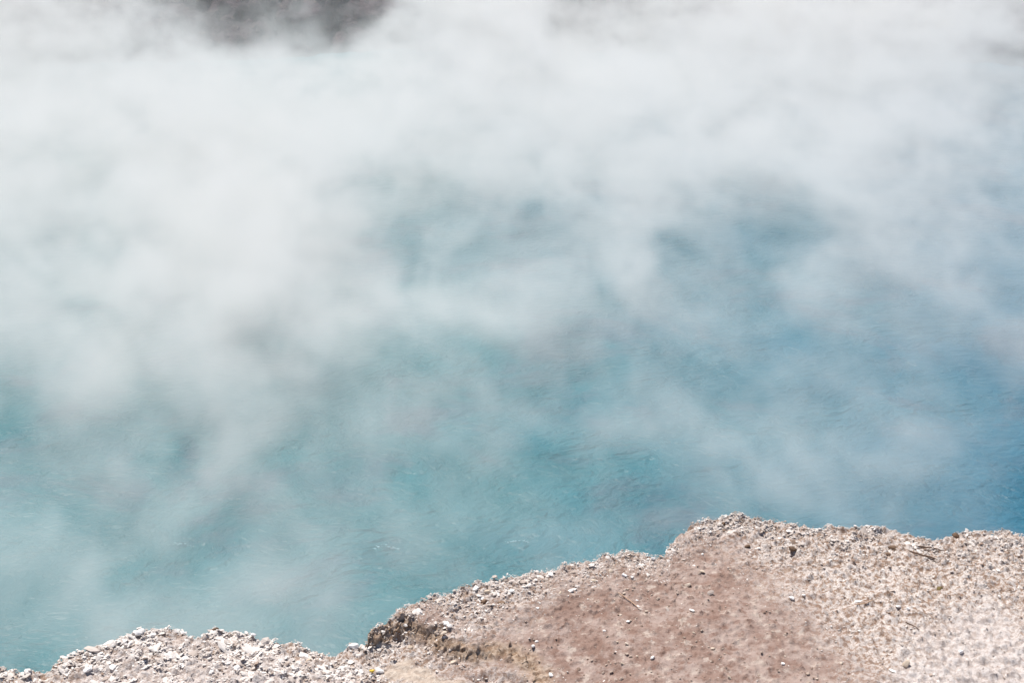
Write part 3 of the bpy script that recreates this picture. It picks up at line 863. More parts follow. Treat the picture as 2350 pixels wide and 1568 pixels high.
    23, 23, 24, 24, 24, 25, 25, 26, 27, 28, 28, 29, 29, 28, 29, 30, 30, 30, 31, 31, 32, 33, 34, 35, 36, 35, 36, 33, 28, 27, 25, 25, 26, 27, 26, 27, 26, 27, 28, 27, 26, 25, 24, 24, 25, 27, 27, 27, 25, 24, 24, 21, 18, 16, 17, 19, 19, 18, 18, 18, 18, 18, 17, 17, 17, 17, 17, 17, 17,
    23, 23, 23, 24, 24, 25, 25, 26, 27, 28, 29, 30, 31, 32, 32, 33, 34, 34, 34, 34, 34, 34, 33, 33, 34, 34, 35, 29, 29, 31, 31, 31, 31, 30, 30, 30, 29, 29, 28, 28, 28, 27, 27, 27, 26, 26, 28, 29, 30, 28, 26, 26, 23, 20, 17, 17, 19, 18, 18, 18, 18, 18, 18, 17, 17, 17, 16, 16, 16,
    23, 23, 23, 24, 24, 25, 26, 26, 27, 28, 31, 31, 31, 31, 31, 31, 31, 32, 32, 32, 32, 33, 32, 31, 31, 31, 29, 28, 28, 28, 28, 28, 28, 28, 28, 28, 28, 28, 28, 28, 27, 27, 26, 26, 26, 25, 26, 27, 27, 28, 26, 25, 25, 23, 21, 17, 16, 18, 19, 18, 18, 18, 18, 17, 17, 16, 16, 16, 16,
    23, 23, 23, 23, 23, 24, 26, 27, 25, 27, 29, 29, 29, 29, 30, 30, 29, 29, 29, 29, 28, 28, 28, 28, 26, 26, 26, 26, 26, 26, 26, 27, 27, 27, 27, 27, 27, 28, 28, 28, 29, 30, 30, 31, 30, 31, 31, 31, 31, 30, 29, 27, 26, 25, 24, 21, 18, 16, 16, 17, 17, 19, 18, 17, 16, 16, 16, 16, 16,
    23, 23, 22, 22, 23, 23, 26, 30, 29, 28, 28, 28, 29, 29, 28, 28, 29, 28, 30, 30, 29, 27, 23, 26, 30, 30, 29, 28, 28, 28, 27, 27, 28, 28, 28, 28, 29, 31, 29, 29, 29, 28, 28, 27, 27, 27, 27, 28, 28, 29, 28, 28, 27, 26, 25, 25, 23, 20, 17, 16, 18, 21, 19, 16, 15, 15, 15, 16, 16,
    22, 22, 22, 22, 21, 19, 19, 21, 21, 20, 21, 21, 20, 20, 21, 20, 19, 21, 17, 18, 16, 17, 19, 18, 19, 15, 17, 19, 20, 21, 22, 23, 22, 22, 22, 22, 25, 22, 21, 20, 20, 20, 20, 20, 20, 20, 20, 21, 21, 21, 22, 22, 23, 22, 22, 21, 21, 20, 17, 14, 12, 11, 11, 12, 14, 15, 15, 15, 15,
    22, 22, 22, 21, 20, 18, 16, 15, 14, 14, 17, 13, 12, 13, 10, 8, 8, 9, 3, 3, 2, 4, 6, 4, 2, 2, 3, 6, 7, 9, 11, 16, 13, 13, 13, 14, 14, 8, 8, 9, 9, 11, 13, 15, 15, 15, 15, 15, 15, 15, 15, 16, 15, 15, 15, 15, 14, 14, 14, 11, 11, 7, 9, 11, 13, 14, 15, 15, 15,
    18, 18, 18, 18, 18, 18, 18, 18, 18, 18, 18, 18, 18, 18, 18, 18, 18, 18, 18, 17, 17, 17, 17, 17, 17, 17, 17, 17, 17, 17, 17, 17, 17, 17, 17, 17, 17, 17, 17, 17, 17, 17, 16, 16, 16, 16, 16, 16, 16, 16, 16, 16, 16, 16, 17, 17, 17, 17, 17, 17, 17, 17, 17, 17, 17, 17, 17, 17, 17,
    18, 18, 18, 18, 18, 18, 18, 18, 18, 18, 18, 18, 18, 18, 18, 18, 18, 18, 18, 17, 17, 17, 17, 17, 17, 17, 17, 17, 17, 17, 17, 17, 17, 17, 17, 17, 17, 17, 17, 17, 17, 17, 16, 16, 16, 16, 16, 16, 16, 16, 16, 16, 16, 16, 16, 17, 17, 17, 17, 17, 17, 17, 17, 17, 17, 17, 17, 17, 17,
    18, 18, 18, 18, 18, 18, 18, 18, 18, 18, 18, 18, 18, 18, 18, 18, 18, 18, 18, 17, 17, 17, 17, 17, 17, 17, 17, 17, 17, 17, 17, 17, 18, 17, 17, 17, 17, 17, 17, 17, 17, 16, 16, 16, 16, 16, 16, 16, 16, 16, 16, 16, 16, 16, 16, 17, 17, 17, 17, 17, 17, 17, 17, 17, 17, 17, 17, 17, 17,
    18, 18, 18, 18, 18, 18, 18, 18, 18, 18, 18, 18, 18, 18, 18, 18, 18, 18, 18, 17, 17, 17, 17, 17, 17, 17, 17, 17, 17, 17, 17, 18, 18, 18, 18, 17, 17, 17, 17, 17, 17, 16, 16, 16, 16, 16, 16, 16, 16, 16, 16, 16, 16, 16, 16, 17, 17, 17, 17, 17, 17, 17, 17, 17, 17, 17, 17, 17, 17,
    18, 18, 18, 18, 18, 18, 18, 18, 18, 18, 18, 18, 18, 18, 18, 18, 18, 18, 18, 17, 17, 17, 17, 17, 17, 17, 17, 17, 17, 17, 18, 18, 18, 18, 18, 17, 17, 17, 17, 17, 16, 16, 16, 16, 16, 16, 16, 16, 16, 16, 16, 16, 16, 16, 16, 16, 17, 17, 17, 17, 17, 17, 17, 17, 17, 17, 17, 17, 17,
    18, 18, 18, 18, 18, 18, 18, 18, 18, 18, 18, 18, 18, 18, 18, 18, 18, 18, 18, 17, 17, 17, 17, 17, 17, 17, 17, 17, 17, 17, 18, 18, 18, 18, 18, 18, 17, 17, 17, 17, 16, 16, 16, 16, 16, 16, 16, 16, 16, 16, 16, 16, 16, 16, 16, 16, 16, 17, 17, 17, 17, 17, 17, 17, 17, 17, 17, 17, 17,
    18, 18, 18, 18, 18, 18, 18, 18, 18, 18, 18, 18, 18, 18, 18, 18, 18, 18, 18, 17, 17, 17, 17, 17, 17, 17, 17, 17, 17, 17, 18, 18, 18, 18, 18, 18, 17, 17, 17, 16, 16, 16, 16, 16, 16, 16, 16, 16, 16, 16, 16, 16, 16, 16, 16, 16, 16, 17, 17, 17, 17, 17, 17, 17, 17, 17, 17, 17, 17,
    19, 19, 19, 19, 19, 19, 19, 19, 19, 19, 18, 18, 18, 18, 18, 18, 18, 18, 18, 18, 17, 17, 17, 17, 17, 16, 16, 17, 17, 17, 18, 18, 19, 19, 18, 18, 17, 17, 17, 16, 16, 16, 16, 15, 15, 15, 15, 15, 16, 16, 16, 16, 16, 16, 16, 16, 16, 16, 17, 17, 17, 17, 17, 17, 17, 17, 17, 17, 17,
    19, 19, 19, 19, 19, 19, 19, 19, 19, 19, 19, 19, 19, 18, 18, 18, 18, 18, 18, 18, 17, 17, 17, 17, 16, 16, 16, 16, 16, 17, 18, 19, 20, 19, 19, 18, 18, 17, 16, 16, 16, 15, 15, 15, 15, 15, 15, 15, 15, 15, 16, 16, 16, 16, 16, 16, 16, 16, 16, 17, 17, 17, 17, 17, 17, 17, 17, 17, 17,
    19, 19, 19, 19, 19, 19, 19, 19, 19, 19, 19, 19, 19, 19, 19, 18, 18, 18, 18, 18, 17, 17, 17, 16, 16, 16, 15, 15, 16, 17, 18, 20, 21, 20, 19, 18, 17, 17, 16, 16, 15, 15, 15, 15, 15, 15, 15, 15, 15, 15, 15, 16, 16, 16, 16, 16, 16, 16, 16, 17, 17, 17, 17, 17, 17, 17, 17, 17, 17,
    19, 19, 19, 19, 19, 19, 19, 19, 19, 19, 19, 19, 19, 19, 19, 19, 18, 18, 18, 18, 17, 17, 17, 16, 16, 15, 14, 14, 15, 15, 18, 22, 24, 22, 20, 18, 17, 16, 16, 15, 15, 15, 14, 14, 14, 14, 14, 15, 15, 15, 15, 15, 16, 16, 16, 16, 16, 16, 16, 16, 17, 17, 17, 17, 17, 17, 17, 17, 17,
    19, 19, 19, 19, 19, 19, 19, 19, 19, 19, 19, 19, 19, 19, 19, 19, 19, 18, 18, 18, 18, 17, 17, 16, 15, 14, 13, 13, 13, 9, 16, 24, 30, 22, 20, 18, 17, 16, 15, 15, 14, 14, 14, 14, 14, 14, 14, 14, 14, 15, 15, 15, 15, 16, 16, 16, 16, 16, 16, 16, 17, 17, 17, 17, 17, 17, 17, 17, 17,
    19, 19, 19, 19, 19, 19, 19, 19, 19, 19, 19, 19, 19, 19, 19, 19, 19, 19, 18, 18, 18, 17, 17, 16, 15, 14, 10, 11, 13, 19, 21, 25, 22, 14, 20, 17, 16, 14, 14, 14, 13, 13, 13, 13, 13, 13, 14, 14, 14, 15, 15, 15, 15, 16, 16, 16, 16, 16, 16, 16, 16, 17, 17, 17, 17, 17, 17, 17, 17,
    20, 20, 20, 20, 20, 20, 20, 20, 20, 20, 20, 20, 20, 20, 19, 19, 19, 19, 19, 18, 18, 17, 17, 16, 16, 17, 17, 20, 23, 15, 17, 21, 10, 13, 14, 11, 15, 10, 14, 13, 12, 13, 12, 11, 12, 13, 13, 13, 14, 14, 15, 15, 15, 15, 16, 16, 16, 16, 16, 16, 16, 17, 17, 17, 17, 17, 17, 17, 17,
    20, 20, 20, 20, 20, 20, 20, 20, 20, 20, 20, 20, 20, 20, 20, 20, 20, 19, 19, 19, 18, 17, 17, 16, 17, 18, 17, 16, 15, 11, 13, 18, 9, 18, 15, 16, 11, 10, 16, 14, 12, 12, 8, 8, 12, 12, 12, 13, 14, 14, 14, 15, 15, 15, 16, 16, 16, 16, 16, 16, 16, 16, 17, 17, 17, 17, 17, 17, 17,
    20, 20, 20, 20, 20, 20, 20, 20, 20, 20, 20, 20, 20, 20, 20, 20, 20, 20, 19, 19, 18, 18, 16, 15, 15, 15, 17, 19, 20, 15, 15, 18, 22, 15, 11, 12, 12, 16, 19, 22, 17, 13, 10, 4, 7, 10, 12, 13, 13, 14, 14, 15, 15, 15, 16, 16, 16, 16, 16, 16, 16, 16, 17, 17, 17, 17, 17, 17, 17,
    20, 20, 20, 20, 20, 20, 20, 20, 21, 21, 21, 21, 21, 21, 21, 21, 20, 20, 20, 20, 19, 18, 16, 13, 19, 17, 16, 17, 16, 26, 16, 15, 10, 12, 13, 11, 12, 13, 16, 20, 21, 17, 13, 10, 6, 11, 11, 12, 13, 14, 14, 15, 15, 15, 15, 16, 16, 16, 16, 16, 16, 16, 16, 17, 17, 17, 17, 17, 17,
    20, 20, 20, 20, 21, 21, 21, 21, 21, 21, 21, 21, 21, 21, 21, 21, 21, 21, 21, 20, 20, 19, 17, 15, 14, 17, 15, 14, 19, 29, 18, 18, 17, 20, 20, 19, 17, 22, 17, 14, 19, 14, 19, 11, 6, 6, 8, 12, 13, 14, 14, 15, 15, 15, 15, 16, 16, 16, 16, 16, 16, 16, 16, 17, 17, 17, 17, 17, 17,
    21, 21, 21, 21, 21, 21, 21, 21, 21, 21, 21, 21, 21, 22, 22, 22, 22, 22, 21, 21, 21, 20, 13, 12, 14, 33, 20, 25, 26, 29, 17, 13, 13, 15, 16, 14, 15, 14, 11, 10, 15, 12, 11, 13, 13, 12, 10, 13, 14, 15, 15, 15, 15, 15, 15, 16, 16, 16, 16, 16, 16, 16, 16, 17, 17, 17, 17, 17, 17,
    21, 21, 21, 21, 21, 21, 21, 21, 21, 22, 22, 22, 22, 22, 22, 22, 22, 22, 22, 22, 23, 24, 22, 26, 29, 30, 27, 26, 29, 26, 23, 18, 15, 15, 15, 13, 13, 13, 13, 15, 13, 13, 18, 14, 10, 14, 14, 15, 15, 15, 15, 15, 15, 15, 15, 16, 16, 16, 16, 16, 16, 16, 16, 16, 17, 17, 17, 17, 17,
    21, 21, 21, 21, 21, 21, 21, 22, 22, 22, 22, 22, 22, 22, 23, 23, 23, 23, 23, 24, 23, 24, 24, 25, 25, 27, 29, 31, 39, 31, 31, 29, 32, 34, 29, 24, 18, 19, 19, 17, 17, 17, 12, 11, 14, 18, 16, 16, 17, 16, 15, 15, 15, 15, 15, 16, 16, 16, 16, 16, 16, 16, 16, 16, 17, 17, 17, 17, 17,
    21, 21, 21, 21, 21, 22, 22, 22, 22, 22, 22, 23, 23, 23, 23, 23, 23, 23, 24, 26, 26, 26, 26, 25, 27, 28, 31, 33, 36, 34, 21, 14, 16, 13, 20, 24, 21, 22, 18, 12, 11, 13, 21, 16, 14, 16, 15, 13, 13, 16, 14, 14, 15, 15, 15, 16, 16, 16, 16, 16, 16, 16, 16, 16, 17, 17, 17, 17, 17,
    21, 21, 22, 22, 22, 22, 22, 22, 22, 23, 23, 23, 23, 23, 23, 24, 24, 23, 24, 25, 25, 24, 23, 24, 27, 30, 32, 38, 31, 30, 16, 12, 14, 13, 13, 16, 21, 26, 12, 17, 11, 9, 12, 17, 22, 18, 17, 13, 10, 10, 12, 14, 15, 15, 15, 16, 16, 16, 16, 16, 16, 16, 16, 16, 17, 17, 17, 17, 17,
    22, 22, 22, 22, 22, 22, 22, 22, 23, 23, 23, 24, 24, 24, 24, 24, 24, 23, 24, 24, 24, 24, 26, 28, 29, 30, 33, 35, 31, 25, 20, 16, 13, 13, 13, 15, 19, 22, 21, 18, 13, 10, 13, 15, 19, 21, 19, 19, 15, 12, 12, 14, 15, 15, 16, 16, 16, 16, 16, 16, 16, 16, 16, 16, 16, 17, 17, 17, 17,
    22, 22, 22, 22, 22, 22, 22, 23, 23, 23, 24, 24, 24, 24, 24, 25, 25, 25, 25, 25, 26, 27, 27, 28, 29, 31, 33, 32, 30, 23, 21, 19, 19, 19, 19, 20, 22, 22, 24, 22, 19, 17, 17, 19, 21, 22, 21, 20, 19, 16, 13, 13, 15, 16, 16, 16, 16, 16, 16, 16, 16, 16, 16, 16, 16, 17, 17, 17, 17,
    22, 22, 22, 22, 22, 22, 23, 23, 23, 24, 24, 25, 25, 25, 24, 26, 26, 26, 27, 27, 27, 27, 28, 29, 31, 32, 31, 33, 26, 25, 23, 23, 24, 25, 25, 25, 24, 24, 25, 24, 23, 23, 24, 24, 25, 25, 24, 22, 21, 20, 18, 14, 14, 16, 16, 16, 16, 16, 16, 16, 16, 16, 16, 16, 16, 17, 17, 17, 17,
    22, 22, 22, 22, 22, 22, 23, 23, 23, 24, 24, 25, 26, 27, 27, 27, 27, 28, 28, 29, 30, 30, 30, 30, 30, 30, 30, 29, 24, 25, 24, 24, 24, 24, 24, 24, 24, 24, 24, 24, 23, 22, 22, 22, 22, 24, 24, 25, 23, 22, 21, 19, 15, 14, 16, 16, 16, 16, 16, 16, 16, 16, 16, 16, 16, 17, 17, 17, 17,
    22, 22, 22, 22, 22, 22, 23, 23, 24, 24, 25, 26, 27, 28, 28, 28, 28, 28, 28, 28, 28, 28, 28, 28, 28, 28, 28, 25, 24, 25, 26, 26, 25, 25, 25, 25, 25, 25, 24, 24, 24, 24, 23, 23, 23, 23, 24, 25, 25, 24, 22, 22, 20, 17, 14, 15, 16, 16, 16, 16, 16, 16, 16, 16, 17, 17, 17, 17, 17,
    22, 22, 22, 22, 22, 22, 23, 23, 23, 24, 25, 26, 26, 26, 26, 26, 26, 26, 26, 26, 26, 25, 25, 25, 24, 24, 23, 23, 23, 23, 23, 23, 24, 24, 24, 24, 24, 24, 24, 25, 25, 25, 24, 24, 24, 24, 24, 25, 25, 24, 23, 22, 22, 20, 17, 15, 14, 15, 16, 16, 16, 16, 16, 16, 17, 17, 17, 17, 17,
    22, 22, 22, 22, 22, 22, 22, 23, 23, 24, 25, 25, 25, 25, 25, 25, 24, 24, 23, 23, 22, 22, 22, 20, 21, 21, 21, 22, 22, 23, 23, 23, 24, 24, 24, 24, 25, 24, 25, 25, 25, 25, 25, 25, 25, 25, 26, 26, 26, 25, 25, 24, 22, 22, 21, 19, 16, 14, 15, 16, 16, 16, 16, 16, 17, 17, 17, 17, 17,
    22, 22, 22, 23, 23, 22, 21, 22, 23, 23, 23, 23, 24, 23, 22, 22, 22, 22, 22, 18, 15, 12, 15, 17, 17, 14, 15, 18, 21, 21, 22, 24, 24, 24, 24, 24, 24, 24, 25, 25, 25, 25, 24, 24, 24, 23, 24, 24, 24, 25, 24, 24, 23, 22, 22, 22, 20, 18, 15, 14, 14, 15, 16, 17, 17, 17, 17, 17, 17,
    23, 23, 23, 23, 23, 23, 24, 24, 24, 24, 26, 26, 23, 21, 18, 18, 17, 20, 11, 5, 2, 4, 9, 7, 5, 2, 7, 12, 13, 15, 17, 26, 23, 24, 24, 22, 22, 18, 20, 21, 22, 24, 25, 27, 27, 26, 26, 27, 27, 26, 26, 24, 23, 23, 23, 22, 22, 22, 20, 18, 16, 16, 18, 18, 17, 17, 17, 17, 17,
    23, 23, 23, 23, 23, 24, 25, 25, 26, 29, 33, 28, 25, 18, 16, 21, 21, 19, 7, 3, 1, 9, 11, 6, 3, 3, 11, 15, 16, 18, 19, 31, 26, 27, 28, 24, 29, 19, 20, 20, 21, 22, 25, 28, 29, 29, 28, 29, 30, 30, 29, 29, 27, 27, 27, 27, 26, 27, 26, 23, 23, 17, 21, 18, 18, 17, 17, 17, 17,
    18, 18, 18, 18, 18, 18, 18, 18, 18, 18, 18, 17, 17, 17, 17, 17, 17, 17, 17, 17, 17, 17, 16, 16, 16, 16, 16, 16, 16, 16, 16, 16, 15, 15, 15, 15, 15, 15, 15, 15, 15, 15, 15, 15, 15, 15, 15, 15, 15, 15, 16, 16, 16, 16, 16, 16, 16, 16, 16, 17, 17, 17, 17, 17, 17, 17, 17, 17, 17,
    18, 18, 18, 18, 18, 18, 18, 18, 18, 18, 18, 18, 17, 17, 17, 17, 17, 17, 17, 17, 17, 17, 16, 16, 16, 16, 16, 16, 16, 16, 16, 16, 15, 15, 15, 15, 15, 15, 15, 15, 15, 15, 15, 15, 15, 15, 15, 15, 15, 15, 15, 16, 16, 16, 16, 16, 16, 16, 16, 17, 17, 17, 17, 17, 17, 17, 17, 17, 17,
    18, 18, 18, 18, 18, 18, 18, 18, 18, 18, 18, 18, 17, 17, 17, 17, 17, 17, 17, 17, 17, 17, 16, 16, 16, 16, 16, 16, 16, 16, 16, 16, 15, 15, 15, 15, 15, 15, 15, 15, 15, 15, 15, 15, 15, 15, 15, 15, 15, 15, 15, 16, 16, 16, 16, 16, 16, 16, 16, 16, 17, 17, 17, 17, 17, 17, 17, 17, 17,
    18, 18, 18, 18, 18, 18, 18, 18, 18, 18, 18, 18, 17, 17, 17, 17, 17, 17, 17, 17, 17, 16, 16, 16, 16, 16, 16, 16, 16, 16, 16, 16, 15, 15, 15, 15, 15, 15, 15, 15, 15, 15, 15, 15, 15, 15, 15, 15, 15, 15, 15, 16, 16, 16, 16, 16, 16, 16, 16, 16, 17, 17, 17, 17, 17, 17, 17, 17, 17,
    18, 18, 18, 18, 18, 18, 18, 18, 18, 18, 18, 18, 18, 17, 17, 17, 17, 17, 17, 17, 17, 16, 16, 16, 16, 16, 16, 16, 16, 16, 16, 16, 15, 15, 15, 15, 15, 15, 15, 15, 14, 14, 14, 15, 15, 15, 15, 15, 15, 15, 15, 15, 16, 16, 16, 16, 16, 16, 16, 16, 17, 17, 17, 17, 17, 17, 17, 17, 17,
    18, 18, 18, 18, 18, 18, 18, 18, 18, 18, 18, 18, 18, 17, 17, 17, 17, 17, 17, 17, 17, 16, 16, 16, 16, 16, 16, 16, 16, 16, 16, 16, 15, 15, 15, 15, 15, 15, 14, 14, 14, 14, 14, 14, 14, 14, 15, 15, 15, 15, 15, 15, 15, 16, 16, 16, 16, 16, 16, 16, 16, 17, 17, 17, 17, 17, 17, 17, 17,
    18, 18, 18, 18, 18, 18, 18, 18, 18, 18, 18, 18, 18, 18, 17, 17, 17, 17, 17, 17, 17, 16, 16, 16, 16, 16, 16, 16, 16, 16, 16, 16, 15, 15, 15, 15, 14, 14, 14, 14, 14, 14, 14, 14, 14, 14, 14, 15, 15, 15, 15, 15, 15, 16, 16, 16, 16, 16, 16, 16, 16, 17, 17, 17, 17, 17, 17, 17, 17,
    18, 18, 18, 18, 18, 18, 18, 18, 18, 18, 18, 18, 18, 18, 18, 17, 17, 17, 17, 17, 17, 16, 16, 16, 16, 16, 15, 16, 16, 16, 16, 16, 16, 15, 15, 14, 14, 14, 14, 14, 14, 14, 14, 14, 14, 14, 14, 14, 15, 15, 15, 15, 15, 15, 16, 16, 16, 16, 16, 16, 16, 16, 17, 17, 17, 17, 17, 17, 17,
    18, 18, 18, 18, 18, 18, 18, 18, 18, 18, 18, 18, 18, 18, 18, 17, 17, 17, 17, 17, 17, 16, 16, 16, 15, 15, 15, 15, 16, 16, 16, 16, 16, 15, 15, 14, 14, 14, 14, 13, 13, 13, 13, 13, 14, 14, 14, 14, 14, 15, 15, 15, 15, 15, 16, 16, 16, 16, 16, 16, 16, 16, 17, 17, 17, 17, 17, 17, 17,
    18, 18, 18, 18, 18, 18, 18, 18, 18, 18, 18, 18, 18, 18, 18, 18, 17, 17, 17, 17, 17, 16, 16, 16, 15, 15, 14, 15, 16, 16, 17, 17, 16, 15, 14, 14, 13, 13, 13, 13, 13, 13, 13, 13, 13, 13, 14, 14, 14, 14, 15, 15, 15, 15, 15, 16, 16, 16, 16, 16, 16, 16, 16, 17, 17, 17, 17, 17, 17,
    18, 18, 18, 18, 18, 18, 18, 18, 18, 18, 18, 18, 18, 18, 18, 18, 18, 17, 17, 17, 17, 16, 16, 15, 15, 14, 13, 13, 18, 16, 17, 18, 17, 14, 13, 13, 13, 13, 13, 12, 12, 12, 12, 12, 13, 13, 13, 13, 14, 14, 14, 15, 15, 15, 15, 15, 16, 16, 16, 16, 16, 16, 16, 17, 17, 17, 17, 17, 17,
    19, 19, 19, 19, 19, 18, 18, 18, 18, 18, 18, 18, 18, 18, 18, 18, 18, 17, 17, 17, 17, 16, 16, 15, 15, 14, 11, 9, 10, 11, 18, 19, 21, 11, 12, 12, 12, 12, 12, 12, 12, 12, 12, 12, 12, 12, 13, 13, 13, 14, 14, 14, 15, 15, 15, 15, 16, 16, 16, 16, 16, 16, 16, 16, 17, 17, 17, 17, 17,
    19, 19, 19, 19, 19, 19, 19, 19, 19, 19, 18, 18, 18, 18, 18, 18, 18, 18, 17, 17, 17, 16, 16, 15, 15, 15, 12, 13, 16, 19, 17, 19, 13, 10, 12, 8, 13, 12, 11, 12, 11, 11, 11, 11, 11, 12, 12, 13, 13, 14, 14, 14, 15, 15, 15, 15, 15, 16, 16, 16, 16, 16, 16, 16, 16, 17, 17, 17, 17,
    19, 19, 19, 19, 19, 19, 19, 19, 19, 19, 19, 19, 19, 18, 18, 18, 18, 18, 18, 17, 17, 16, 16, 15, 15, 18, 17, 17, 15, 9, 12, 18, 7, 12, 12, 13, 9, 10, 11, 11, 10, 11, 8, 11, 11, 11, 12, 12, 13, 13, 14, 14, 14, 15, 15, 15, 15, 16, 16, 16, 16, 16, 16, 16, 16, 17, 17, 17, 17,
    19, 19, 19, 19, 19, 19, 19, 19, 19, 19, 19, 19, 19, 19, 19, 18, 18, 18, 18, 18, 17, 17, 16, 15, 13, 13, 14, 15, 15, 15, 10, 14, 18, 16, 11, 12, 10, 13, 16, 19, 12, 10, 5, 4, 9, 10, 11, 12, 13, 13, 14, 14, 14, 15, 15, 15, 15, 15, 16, 16, 16, 16, 16, 16, 16, 16, 17, 17, 17,
    19, 19, 19, 19, 19, 19, 19, 19, 19, 19, 19, 19, 19, 19, 19, 19, 19, 18, 18, 18, 17, 17, 16, 15, 15, 17, 16, 15, 14, 18, 17, 13, 11, 9, 10, 9, 11, 12, 15, 21, 15, 11, 10, 5, 9, 9, 11, 12, 13, 13, 14, 14, 14, 14, 15, 15, 15, 15, 16, 16, 16, 16, 16, 16, 16, 16, 17, 17, 17,
    19, 19, 19, 19, 19, 19, 19, 19, 19, 19, 19, 19, 19, 19, 19, 19, 19, 19, 19, 18, 18, 17, 16, 16, 15, 11, 15, 13, 15, 29, 15, 14, 11, 13, 15, 13, 14, 15, 13, 15, 16, 16, 12, 6, 4, 7, 10, 12, 13, 13, 13, 14, 14, 14, 15, 15, 15, 15, 16, 16, 16, 16, 16, 16, 16, 16, 16, 17, 17,
    19, 19, 19, 19, 19, 19, 19, 19, 19, 20, 20, 19, 19, 19, 19, 19, 19, 19, 19, 19, 18, 18, 16, 11, 10, 13, 17, 17, 20, 33, 14, 14, 13, 14, 15, 14, 14, 12, 10, 10, 14, 9, 11, 11, 8, 8, 11, 12, 13, 13, 13, 14, 14, 14, 15, 15, 15, 15, 15, 16, 16, 16, 16, 16, 16, 16, 16, 17, 17,
    20, 20, 20, 20, 20, 20, 20, 20, 20, 20, 20, 20, 20, 20, 20, 20, 20, 20, 20, 19, 19, 19, 19, 17, 20, 26, 23, 23, 23, 28, 19, 14, 13, 12, 13, 11, 11, 11, 11, 13, 11, 13, 12, 9, 10, 13, 12, 13, 13, 13, 13, 14, 14, 14, 14, 15, 15, 15, 15, 16, 16, 16, 16, 16, 16, 16, 16, 17, 17,
    20, 20, 20, 20, 20, 20, 20, 20, 20, 20, 20, 20, 20, 20, 20, 20, 20, 20, 20, 20, 20, 20, 21, 21, 22, 23, 24, 26, 30, 27, 26, 22, 22, 24, 22, 18, 15, 15, 17, 14, 12, 12, 11, 11, 13, 14, 13, 15, 14, 13, 13, 14, 14, 14, 14, 15, 15, 15, 15, 16, 16, 16, 16, 16, 16, 16, 16, 17, 17,
    20, 20, 20, 20, 20, 20, 20, 20, 20, 20, 20, 20, 20, 20, 20, 20, 20, 20, 20, 21, 22, 22, 22, 22, 22, 23, 25, 26, 36, 28, 22, 15, 14, 12, 17, 19, 16, 18, 16, 10, 11, 18, 13, 11, 13, 13, 12, 12, 14, 13, 13, 13, 14, 14, 14, 15, 15, 15, 15, 15, 16, 16, 16, 16, 16, 16, 16, 17, 17,
    20, 20, 20, 20, 20, 20, 20, 20, 20, 20, 20, 21, 21, 21, 21, 21, 21, 21, 21, 21, 22, 22, 22, 20, 22, 24, 27, 29, 30, 31, 15, 11, 11, 10, 12, 15, 18, 23, 11, 12, 9, 9, 14, 19, 16, 14, 12, 9, 9, 10, 12, 13, 14, 14, 14, 15, 15, 15, 15, 15, 16, 16, 16, 16, 16, 16, 17, 17, 17,
    21, 21, 21, 21, 20, 20, 20, 21, 21, 21, 21, 21, 21, 21, 21, 21, 21, 21, 20, 21, 21, 21, 21, 22, 24, 25, 27, 31, 26, 27, 17, 15, 12, 12, 11, 13, 16, 24, 14, 16, 10, 10, 12, 15, 18, 16, 16, 13, 10, 10, 12, 13, 14, 14, 14, 14, 15, 15, 15, 15, 16, 16, 16, 16, 16, 16, 17, 17, 17,
    21, 21, 21, 21, 21, 21, 21, 21, 21, 21, 21, 21, 21, 21, 22, 22, 22, 22, 22, 22, 22, 22, 23, 24, 25, 26, 28, 28, 28, 22, 19, 16, 16, 16, 16, 17, 19, 20, 20, 18, 16, 13, 16, 18, 19, 19, 17, 16, 14, 11, 11, 13, 14, 14, 14, 14, 15, 15, 15, 15, 16, 16, 16, 16, 16, 17, 17, 17, 17,
    21, 21, 21, 21, 21, 21, 21, 21, 21, 21, 21, 21, 22, 22, 22, 22, 22, 23, 23, 23, 24, 24, 24, 25, 26, 27, 27, 27, 25, 22, 21, 19, 21, 22, 22, 21, 21, 21, 22, 21, 20, 20, 20, 21, 22, 21, 19, 18, 17, 15, 12, 12, 14, 14, 14, 14, 15, 15, 15, 15, 16, 16, 16, 16, 17, 17, 17, 17, 17,
    21, 21, 21, 21, 21, 21, 21, 21, 21, 21, 21, 21, 22, 22, 23, 23, 23, 23, 24, 24, 25, 25, 26, 26, 26, 26, 26, 27, 22, 22, 21, 21, 21, 21, 21, 21, 21, 21, 21, 20, 20, 19, 19, 19, 20, 21, 21, 20, 19, 18, 16, 13, 13, 14, 14, 14, 14, 15, 15, 15, 16, 16, 16, 16, 17, 17, 17, 17, 17,
    21, 21, 21, 21, 21, 21, 21, 21, 21, 21, 21, 21, 22, 23, 24, 24, 24, 24, 24, 24, 24, 24, 24, 24, 24, 24, 24, 23, 21, 22, 22, 22, 22, 22, 22, 22, 22, 21, 21, 21, 21, 20, 20, 20, 20, 21, 21, 22, 20, 19, 19, 16, 13, 13, 14, 14, 14, 14, 15, 15, 16, 16, 16, 17, 17, 17, 17, 17, 17,
    22, 22, 22, 22, 22, 22, 21, 21, 21, 21, 21, 21, 22, 22, 22, 22, 22, 22, 22, 22, 22, 22, 21, 21, 21, 20, 20, 19, 19, 20, 20, 20, 20, 21, 21, 21, 21, 21, 21, 21, 21, 21, 21, 21, 21, 21, 22, 22, 21, 20, 19, 18, 16, 14, 12, 13, 14, 14, 14, 15, 15, 16, 17, 17, 17, 17, 17, 17, 17,
